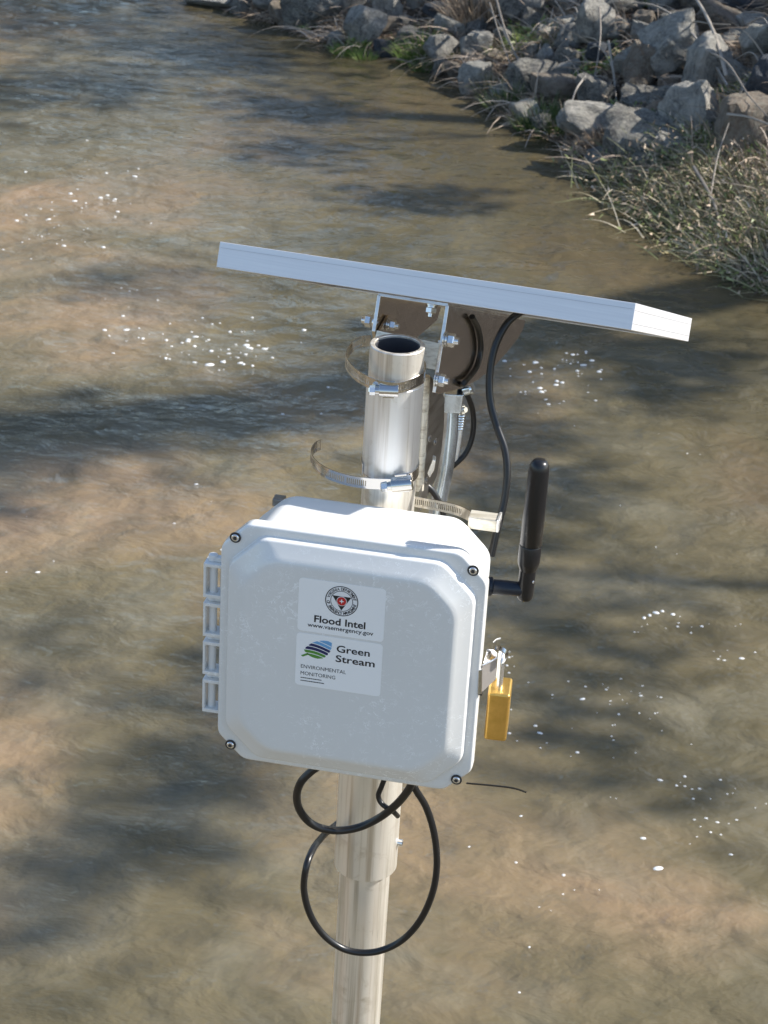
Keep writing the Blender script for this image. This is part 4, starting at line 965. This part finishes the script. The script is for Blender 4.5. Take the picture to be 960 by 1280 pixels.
for k_, x, y, s_, rz, lab in ((1, 1.9, 33, .95, 1.0, 'budding tree just right of the mirrored dark streak'), (0, 6.6, 27, .85, 2.0, 'bare-limbed tree behind the upper right boulders'), (2, 8.6, 33, .9, .6, 'tree at the right end of the wood on the bank'), (2, 2.9, 40, 1.1, 2.2, 'taller tree standing in the second row of the bank wood'),
                              (0, -9.8, 46, 1.1, 1.3, 'tree left of the budding one on the far bend'), (1, -13.5, 47, 1.15, 2.9, 'third tree from the sky gap on the far bend'), (2, -18, 49, 1.1, 4.0, 'fourth tree from the sky gap on the far bend'), (1, 6.0, 42, 1.2, 4.4, 'rear tree behind the right end of the wood')):
    copy_tree(KINDS[k_], x, y, s_, rz, lab)
# sunny-side trees: heavy limbs whose shade lies in broad soft bands on the water
def shade_limb(ground, xl, r_):
    out = []
    for (gx, gy), x_ in zip(ground, xl): z = (x_-gx)/SX; out.append(V(x_, gy + z*SY, z))
    return out, r_
def bank_tree(base, lab, limbs, twn, seed):
    rr = np.random.RandomState(seed); x, y = base; z = float(height(x, y)); e = empty('leaning_tree', (x, y, z-.1), lab, 'tree', 'trees on the right bank'); mb = MB(); tw = MB()
    for pts, r_ in limbs:
        first = pts[0]; P = [V(x, y, z-.2)] + [V(x, y, z-.2)*.5 + first*.5 + V(.3, 0, -.3)] + pts; s_ = spline(P, 6); mb.tube(s_, list(np.linspace(r_*1.25, r_*.55, len(s_))*(1+.12*np.sin(np.arange(len(s_))*1.3))), 10)
        for k in range(twn):
            c = s_[rr.randint(len(s_)//3, len(s_))]; grow(tw, tw, c, unit(rr.normal(size=3)*.8 + V(0, 0, .5)), 1.6, r_*.22, 2, rr)
    mb.build('trunk', M['bark'], e); tw.build('crown', M['bark'], e); return e
def clumps(e, xl, spec, seed, lo=.08, hi=.19):
    r_ = np.random.RandomState(seed); P = []
    for gx, gy, rad, n in spec: P.append(V(xl, gy + (xl-gx)/SX*SY, (xl-gx)/SX) + r_.normal(size=(n, 3))*rad*V(.6, .6, .45))
    P = np.concatenate(P); b0 = np.array(e.location)
    v, f = blades(P, r_.normal(size=(len(P), 3)), r_.uniform(lo, hi, len(P)), r_.uniform(lo*.7, hi*.6, len(P)), np.zeros(len(P)), 1)
    return tag(raw('leaf', v-b0, f, M['bud'], parent=e), kind='stuff')
e1 = bank_tree((13.0, 19.5), 'big tree on the right bank whose limb throws the broad shade band', [shade_limb([(3.4, 14.3), (1.2, 12.7), (-.1, 11.5), (-1.3, 10.9), (-3.2, 10.3)], [13.3, 13.2, 13, 12.8, 12.6], .24)], 3, 12)
clumps(e1, 13, [(-2.6, 10.35, .30, 330), (-2.0, 10.35, .33, 330), (-1.5, 10.75, .30, 280), (-.9, 10.9, .30, 300), (-.3, 11.3, .30, 300), (.3, 11.6, .33, 260), (.6, 10.9, .35, 240), (.75, 10.2, .3, 160), (1.7, 12.2, .42, 380), (.1, 12.3, .3, 120), (-1.6, 12.9, .5, 120), (1.6, 11.7, .3, 120), (-2.2, 9.6, .25, 110)], 31)
e2 = bank_tree((13.5, 10.0), 'forked tree on the right bank nearest the camera', [([V(13.6, 10.2, 7.0), V(13.2, 10.6, 10.0)], .07)], 2, 14)
clumps(e2, 13.4, [(-.5, 8.3, .26, 80), (-.58, 7.8, .3, 110), (-.75, 7.2, .28, 100), (-.95, 6.7, .28, 80), (-1.25, 6.3, .3, 70), (-.1, 8.8, .3, 90), (.75, 8.8, .3, 80), (.85, 8.1, .3, 80), (.95, 7.5, .28, 60), (1.4, 8.8, .4, 70), (.6, 9.5, .35, 100), (-1.5, 8.1, .4, 40), (1.5, 7.4, .4, 30)], 32)
e3 = bank_tree((9.6, 18.2), 'unseen leafy tree added on the right bank to shade the far water', [([V(9.4, 18.0, 5.0), V(9.0, 18.2, 8.0)], .16)], 3, 21)  # tree out of view, added for its shade on the far water
r_ = np.random.RandomState(5); P = []
for gx, gy, rad, n in ((-3.6, 19.9, 1.15, 900), (-1.7, 18.9, .9, 650), (-2.9, 17.5, .7, 380), (-.9, 17.2, .5, 240), (.1, 15.0, .4, 200), (-4.4, 16.6, .8, 300), (-.9, 16.0, .45, 120)):
    xl = 9.2; z = (xl-gx)/SX; P.append(V(xl, gy+z*SY, z) + r_.normal(size=(n, 3))*rad*V(.55, .5, .42))
P = np.concatenate(P); b0 = np.array(e3.location)
v, f = blades(P, r_.normal(size=(len(P), 3)), r_.uniform(.10, .22, len(P)), r_.uniform(.07, .14, len(P)), np.zeros(len(P)), 1)
tag(raw('leaf', v-b0, f, M['bud'], parent=e3), kind='stuff')

# ------------------------------------------------------------------ foam, leaf
spots = []
def fleck(px, py, r_): spots.append((*atz(px, py, 0)[:2], r_))
CL = [(95, 250, 70, 35, 16), (60, 290, 60, 40, 22), (255, 430, 80, 26, 42), (180, 415, 70, 20, 14), (330, 440, 40, 18, 10), (145, 370, 40, 20, 6), (720, 455, 35, 22, 20), (690, 490, 60, 28, 18), (660, 460, 40, 20, 10),
      (870, 780, 70, 14, 14), (915, 820, 30, 12, 7), (740, 865, 60, 22, 20), (790, 900, 60, 40, 14), (690, 920, 60, 40, 10), (880, 1000, 50, 40, 16), (900, 1040, 60, 60, 12), (700, 1100, 120, 130, 14), (640, 830, 30, 30, 8), (400, 500, 60, 30, 4), (40, 700, 60, 100, 4), (870, 640, 90, 100, 6), (640, 740, 20, 20, 4), (130, 230, 60, 60, 8), (240, 620, 120, 80, 4)]
for cx, cy, sx_, sy_, n in CL:
    for _ in range(n): fleck(cx + rnd.gauss(0, sx_*.55), cy + rnd.gauss(0, sy_*.55), rnd.choice([.003, .003, .004, .005, .006, .009])*(1.0 if cy < 500 else .62))
for px, py, k in ((823, 1085, 1.6), (838, 315, 0), (805, 772, 1.4), (812, 769, 1.3), (820, 766, 1.4), (828, 764, 1.2), (841, 768, 1.1), (262, 455, 2.2), (207, 448, 1.8), (380, 413, 1.6), (308, 432, 1.8), (313, 435, 1.5)):
    if k: fleck(px, py, .006*k)
vs, fs = [], []
for x, y, r_ in spots:
    z = float(waves(np.array([x]), np.array([y]))[0]); b = len(vs); n = 9; e = rnd.uniform(.9, 2.6); th = rnd.uniform(-.4, .4)
    for s_, hz in ((1, -.1), (.75, .35)):
        for i in range(n):
            a = 2*math.pi*i/n; dx = r_*s_*math.cos(a)*e; dy = r_*s_*math.sin(a)*1.3; vs.append((x+dx*math.cos(th)-dy*math.sin(th), y+dx*math.sin(th)+dy*math.cos(th), z+r_*hz))
    vs.append((x, y, z+r_*.5)); t0 = len(vs)-1
    for i in range(n): j = (i+1) % n; fs += [(b+i, b+j, b+n+j), (b+i, b+n+j, b+n+i), (b+n+i, b+n+j, t0)]
tag(raw('foam_flecks', np.array(vs), np.array(fs), M['foam'], smooth=True), 'scattered white foam bubbles drifting on the river', 'foam', kind='stuff')
P = atz(830.5, 315.5, .012); v, f = [], []
lf_ = MB(); pts = [P + V(.034*math.cos(a), .022*math.sin(a), .004*math.cos(2*a)) for a in np.linspace(0, 2*math.pi, 12, endpoint=False)]
lf_.loft([pts, [q + V(0, 0, .002) for q in pts]]); o = lf_.build('floating_leaf', M['leaf'], None, origin=P); tag(o, 'single pale yellow leaf floating on the water near the right-hand bush', 'leaf')
P = onbank(351, 20) + V(0, 0, .12); o = MB().lathe(P, V(0, 0, 1), [(-.03, .012), (-.02, .03), (0, .036), (.02, .03), (.034, .012)], 14).build('float_ball', M['leaf'], None, origin=P); tag(o, 'small round cream ball lying beside the big dark rock', 'ball')
